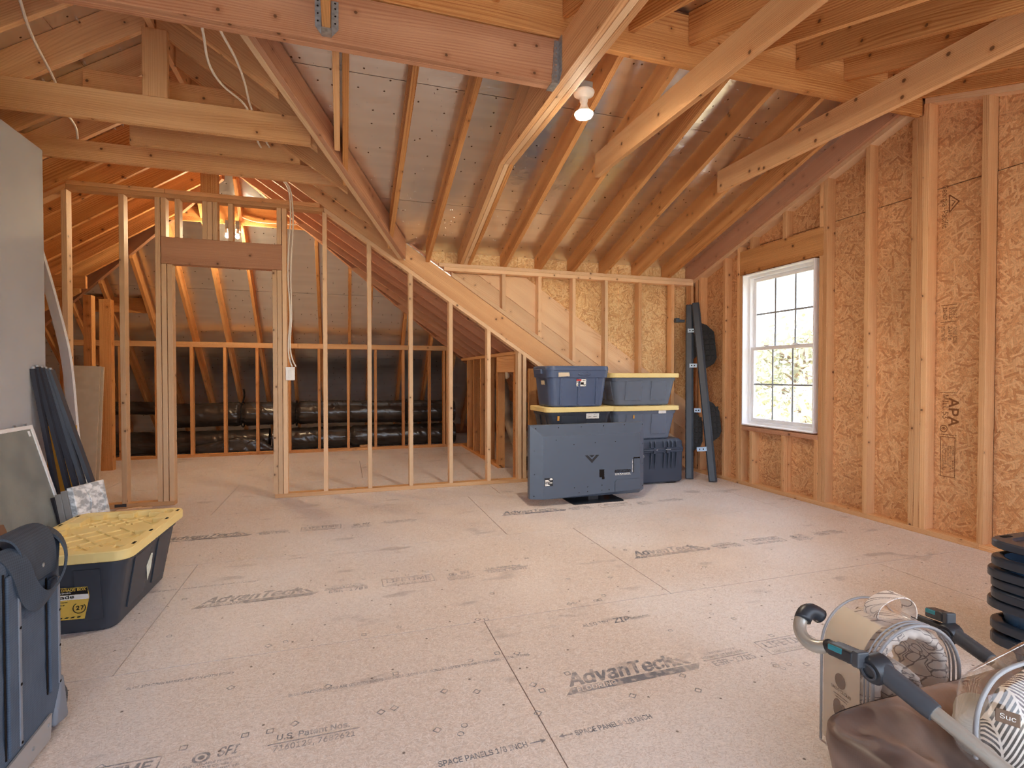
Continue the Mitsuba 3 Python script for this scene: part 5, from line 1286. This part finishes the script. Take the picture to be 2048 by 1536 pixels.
obj('printed_picture', merge(cyl(.02, .225, .020, .022), cyl(.03, .14, .016, .028), cyl(.008, .135, .014, .026), cyl(.015, .10, .012, .022)), 'card_brown', ic)
e1 = np.array([math.cos(byaw) * 0 - math.sin(byaw) * -1, -math.cos(byaw), 0]) * 1.0
p0 = at((np.array([[XI - .0008, .055, .192]]), None), bo, byaw)[0][0]
obj('lettering', words('SNOO CLOUD', .009, p0, (math.sin(byaw), -math.cos(byaw), 0), (0, 0, 1), .0005, False, .075), 'card_brown', ic)
obj('text_lines', merge(ins_plate(-.01, .045, .180, .1815), ins_plate(-.005, .04, .172, .1732)), 'card_brown', ic, kind='stuff')
# the mat inside: a padded arch and a roll within it
def pad_band(A, y0, y1, t, seed, puff=.008):
    P = np.asarray(A, float); n = len(P)
    tg = np.gradient(P, axis=0); tg /= np.linalg.norm(tg, axis=1, keepdims=True)
    nr = np.stack([-tg[:, 1], tg[:, 0]], 1)
    g = np.random.default_rng(seed); rings = []
    m = 14
    for i in range(n):
        th = t * (.85 + .15 * math.sin(i * 1.7)); ring = []
        for j in range(m):
            a = 2 * np.pi * j / m
            sy, sn = np.sign(math.cos(a)) * abs(math.cos(a)) ** .5, np.sign(math.sin(a)) * abs(math.sin(a)) ** .7
            w = 1 + .06 * math.sin(3.1 * i + 2 * j)
            q = P[i] + nr[i] * sn * th / 2 * w
            ring.append((q[0], (y0 + y1) / 2 + sy * (y1 - y0) / 2 * w, q[1]))
        rings.append(np.array(ring))
    return loft(rings)
from scipy.interpolate import CubicSpline
def dense(P, n):
    P = np.asarray(P, float); d = np.r_[0, np.cumsum(np.linalg.norm(np.diff(P, axis=0), axis=1))]
    return CubicSpline(d, P)(np.linspace(0, d[-1], n))
mt = thing('rolled_mat', 'padded leaf-patterned mat rolled up inside the clear zip bag', 'mat')
obj('outer_wrap', at(pad_band(dense(arch(bw - .062, bh - .032, 16, .03), 60), -bdp / 2 + .012, bdp / 2 - .01, .048, 2), bo, byaw), 'leaf_cloth', mt, smooth=True)
spi = [(.052 * (1 - t * .75) * math.cos(2.4 * math.pi * t + 2.2) - .012, .245 + .095 * (1 - t * .75) * math.sin(2.4 * math.pi * t + 2.2)) for t in np.linspace(0, 1, 60)]
obj('inner_roll', at(pad_band(np.array(spi), -bdp / 2 + .004, bdp / 2 - .02, .034, 5), bo, byaw), 'leaf_cloth', mt, smooth=True)
obj('inner_fold', at(pad_band(dense([(-.05, .04), (-.045, .10), (0, .125), (.05, .10), (.055, .04)], 40), -bdp / 2 + .015, bdp / 2 - .02, .035, 6), bo, byaw), 'leaf_cloth', mt, smooth=True)
obj('carry_handle', at(ribbon([(-.055, .0, .425), (-.05, .0, .452), (-.02, -.005, .478), (.03, -.005, .483), (.065, 0, .46), (.072, 0, .418)], [(0, 1, 0)] * 6, .05, .003, 40), bo, byaw), 'leaf_cloth', bg, smooth=30, label='see-through carry handle on top')
obj('handle_stitch', at(merge(tube([(-.075, -.03, .405), (-.075, .03, .405)], .004, 6), tube([(.083, -.03, .398), (.083, .03, .398)], .004, 6)), bo, byaw), 'strip_metal', bg)

# folded bassinet: brown cloth basket on tubular rails
def brown_fn(p, n, uv):
    return mix(S(98, 80, 72), S(140, 116, 102), smoothstep(0.3, 0.7, fbm(p.x * 9, p.y * 9, p.z * 9, 3))) * (0.95 + 0.05 * dr.sin(p.x * 1500) * dr.sin(p.y * 1500))
plain('brown_cloth', mikit.proc(brown_fn), 0.48, 0.45, sheen=0.4)
plain('rail_silver', S(176, 172, 162), 0.32, 0.5, 0.55)
plain('sleeve_grey', S(62, 66, 72), 0.42, 0.5)
plain('joint_dark', S(38, 42, 48), 0.4, 0.5)
plain('clip_teal', S(30, 130, 146), 0.35, 0.5)
bs_ = thing('folded_bassinet', 'folded travel bassinet with brown cloth body and grey metal rails in the right foreground', 'bassinet')
nx, ny = 60, 56
gx, gy = np.meshgrid(np.linspace(-1, 1, nx), np.linspace(-1, 1, ny), indexing='ij')
def sq(a): return np.sign(a) * np.abs(a)
cxb, cyb, hxb, hyb = 1.42, .59, .385, .375
# superellipse disk mapping
rad = np.maximum(np.abs(gx), np.abs(gy)); ang = np.arctan2(gy, gx)
pw = 7.0
rr_ = rad / np.maximum((np.abs(np.cos(ang)) ** pw + np.abs(np.sin(ang)) ** pw) ** (1 / pw), 1e-6)
U, Vv = rr_ * np.cos(ang), rr_ * np.sin(ang)
ht = .325 - .11 * np.exp(-(rad / .62) ** 4) + .07 * (meshkit.fbm(np.stack([gx * 2.3, gy * 2.3, gx * 0 + 2], -1), 4, 3) - .5) * (1 - rad ** 8) + .055 * np.abs(2 * meshkit.fbm(np.stack([gx * 1.4 + gy * 2.2, gx * 3 - gy, gx * 0], -1), 3, 8) - 1) * (1 - rad ** 6)
ht = np.where(rad > .93, ht - .012 * ((rad - .93) / .07) ** 2, ht)
top = np.stack([cxb + U * hxb, cyb + Vv * hyb, ht], -1)
V = top.reshape(-1, 3); F = []
for i in range(nx - 1):
    for j in range(ny - 1):
        a = i * ny + j
        F += [(a, a + ny, a + ny + 1), (a, a + ny + 1, a + 1)]
edge = [i * ny for i in range(nx)] + [(nx - 1) * ny + j for j in range(1, ny)] + [i * ny + ny - 1 for i in range(nx - 2, -1, -1)] + [j for j in range(ny - 2, 0, -1)]
E0 = V[edge]; m = len(edge); base = len(V); rings = []
for s in np.linspace(0.12, 1, 9):
    w = meshkit.fbm(np.stack([E0[:, 0] * 6, E0[:, 1] * 6, np.full(m, s * 2.0)], -1), 3, 12) - .5
    c = np.array([cxb, cyb])
    d = E0[:, :2] - c
    rings.append(np.column_stack([c + d * (1.02 - .12 * s + .10 * w * math.sin(math.pi * min(s, .95)))[:, None], E0[:, 2] * (1 - s) + .004]))
V = np.vstack([V] + rings)
idx = [np.array(edge)] + [base + r * m + np.arange(m) for r in range(9)]
for r in range(9):
    for j in range(m):
        k = (j + 1) % m
        F += [(idx[r][j], idx[r + 1][j], idx[r + 1][k]), (idx[r][j], idx[r + 1][k], idx[r][k])]
obj('cloth_body', (V, np.array(F)), 'brown_cloth', bs_, smooth=True)
# left rail: from the hinge at the back, along the basket's left, towards the camera
LJ, LE = np.array([1.115, .842, .488]), np.array([1.145, .610, .405])
def rail(hinge, a, b, c, grip, arm):
    u = unit(a - hinge)
    obj('sleeve', tube([hinge, hinge + u * .10, hinge + u * .115], [.0215, .0205, .019], 16, None), 'sleeve_grey', bs_, smooth=40)
    obj('rail', tube([hinge + u * .09, a, b, c], .0145, 14, 30), 'rail_silver', bs_, smooth=True)
    hj = obj('hinge', merge(move(lathe([(.0005, -.022), (.026, -.022), (.030, -.016), (.030, .016), (.026, .022), (.0005, .022)], 22, axis=(1, 0, .15)), hinge + (0, .004, -.004))), 'joint_dark', bs_, smooth=35, label='dark round folding hinge')
    obj('hinge_ring', move(lathe([(.014, .0), (.018, 0), (.018, .003), (.014, .003), (.014, 0)], 20, axis=(-1, 0, -.15)), hinge + (-.023, .004, -.007)), 'sleeve_grey', hj)
    R = np.stack([unit(arm - hinge), np.cross([0, 0, 1], unit(arm - hinge)), [0, 0, 1]], 1)
    obj('side_bar', tube([hinge, (hinge * .45 + arm * .55), arm], .0165, 12, 14), 'joint_dark', bs_, smooth=True)
    cl = obj('release_clip', move(rbox(.074, .036, .030, .006), grip, R=R), 'joint_dark', bs_, smooth=30, label='release clip with teal button')
    obj('teal_button', move(rbox(.044, .0376, .014, .003), grip + R[:, 0] * .012 + (0, 0, .006), R=R), 'clip_teal', cl, smooth=30)
    obj('clip_lever', move(rbox(.02, .030, .036, .004), grip - R[:, 0] * .042, R=R), 'sleeve_grey', cl, smooth=30)
    obj('clip_screw', move(lathe([(.0005, .003), (.005, .003), (.006, 0)], 12, axis=-R[:, 1]), grip + R[:, 0] * .0 - R[:, 1] * -.0 + (-.0, -.019, -.010)), 'galvanised', cl)
rail(LJ, np.array([1.132, .70, .44]), np.array([1.15, .60, .40]), np.array([1.185, .50, .365]), np.array([1.095, .905, .492]), np.array([1.135, .985, .462]))
obj('end_bow', tube([(1.135, .985, .462), (1.118, 1.035, .455), (1.13, 1.065, .475), (1.165, 1.075, .50), (1.20, 1.07, .485)], .0155, 12, 30), 'rail_silver', bs_, smooth=True)
obj('bow_sleeve', tube([(1.145, 1.07, .487), (1.17, 1.076, .503), (1.205, 1.07, .488)], .020, 12, 12), 'joint_dark', bs_, smooth=True)
rail(np.array([1.765, 1.105, .345]), np.array([1.748, .96, .31]), np.array([1.745, .85, .285]), np.array([1.74, .72, .26]), np.array([1.785, 1.155, .374]), np.array([1.815, 1.245, .318]))

# grey bolster and the pillow in a clear cover
plain('bolster_grey', mikit.proc(fabric_fn(S(150, 146, 138), S(176, 172, 162), 1400)), 0.8, 0.2)
obj('grey_bolster', blob([(1.30, .765, .350), (1.40, .82, .345)], .043, .012, .004, 16, 4), 'bolster_grey', smooth=True, label='grey rolled bolster lying on the brown cloth beside the patterned pillow', cat='bolster')
def herring_fn(p, n, uv):
    u, v = uv.x * 7.0, uv.y * 46.0
    k = dr.floor(u); f = u - k
    tilt = dr.select(k - 2 * dr.floor(k / 2) < 0.5, f, 1 - f)
    s = v + 5.0 * tilt
    line = smoothstep(0.30, 0.22, dr.abs(s - dr.floor(s) - 0.5))
    spine = smoothstep(0.05, 0.03, dr.minimum(f, 1 - f))
    c = mix(S(86, 58, 50), S(92, 88, 82), smoothstep(0.45, 0.55, noise(k * 3.7, 2.0)))
    return mix(c, S(228, 220, 208), dr.maximum(1 - line, spine))
plain('herringbone', mikit.proc(herring_fn), 0.8, 0.2)
pl_ = thing('patterned_pillow', 'pillow with white herringbone lines on brown and grey, inside a clear cover', 'pillow')
pv, pf = blob([(1.32, .71, .36), (1.53, .64, .36), (1.41, .63, .36), (1.44, .72, .36), (1.36, .70, .43), (1.50, .65, .46), (1.43, .68, .48)], .058, .012, .004, 9, 5)
puv = np.stack([(pv[:, 0] - pv[:, 1] * .6) * 3.2, pv[:, 2] * 1.3 + (pv[:, 0] + pv[:, 1]) * .8], 1)
obj('cushion', (pv, pf), 'herringbone', pl_, smooth=True, uv=puv)
tdir = unit(EYE - np.array([1.198, .652, .476]))
ex = unit(np.cross([0, 0, 1], tdir)); ez = np.cross(tdir, ex)
tc = np.array([1.228, .668, .463]) - tdir * .0
tg = obj('tag', move(rbox(.036, .024, .003, .0012, 2), tc, R=np.stack([ex, ez, tdir], 1)), 'card_brown', pl_, label='small brown sewn tag')
obj('lettering', words('Suc', .009, tc + tdir * .0018 - ex * .012 - ez * .004, ex, ez, .0006, False, .024), 'sticker_white', tg)
cv = thing('clear_cover', 'clear plastic cover over the herringbone pillow', 'cover')
c_, _f = blob([(1.265, .73, .37), (1.58, .63, .37), (1.39, .60, .37), (1.46, .76, .37), (1.28, .73, .46), (1.55, .64, .52), (1.40, .69, .53)], .05, .02)
obj('skin', (c_, _f), 'vinyl', cv, smooth=True)
obj('seam_piping', tube([(1.208, 0.709, 0.358), (1.208, 0.71, 0.416), (1.212, 0.708, 0.458), (1.227, 0.706, 0.49), (1.252, 0.7, 0.523), (1.297, 0.686, 0.547), (1.354, 0.672, 0.558)], .0045, 8, 60), 'piping_grey', cv, smooth=True)
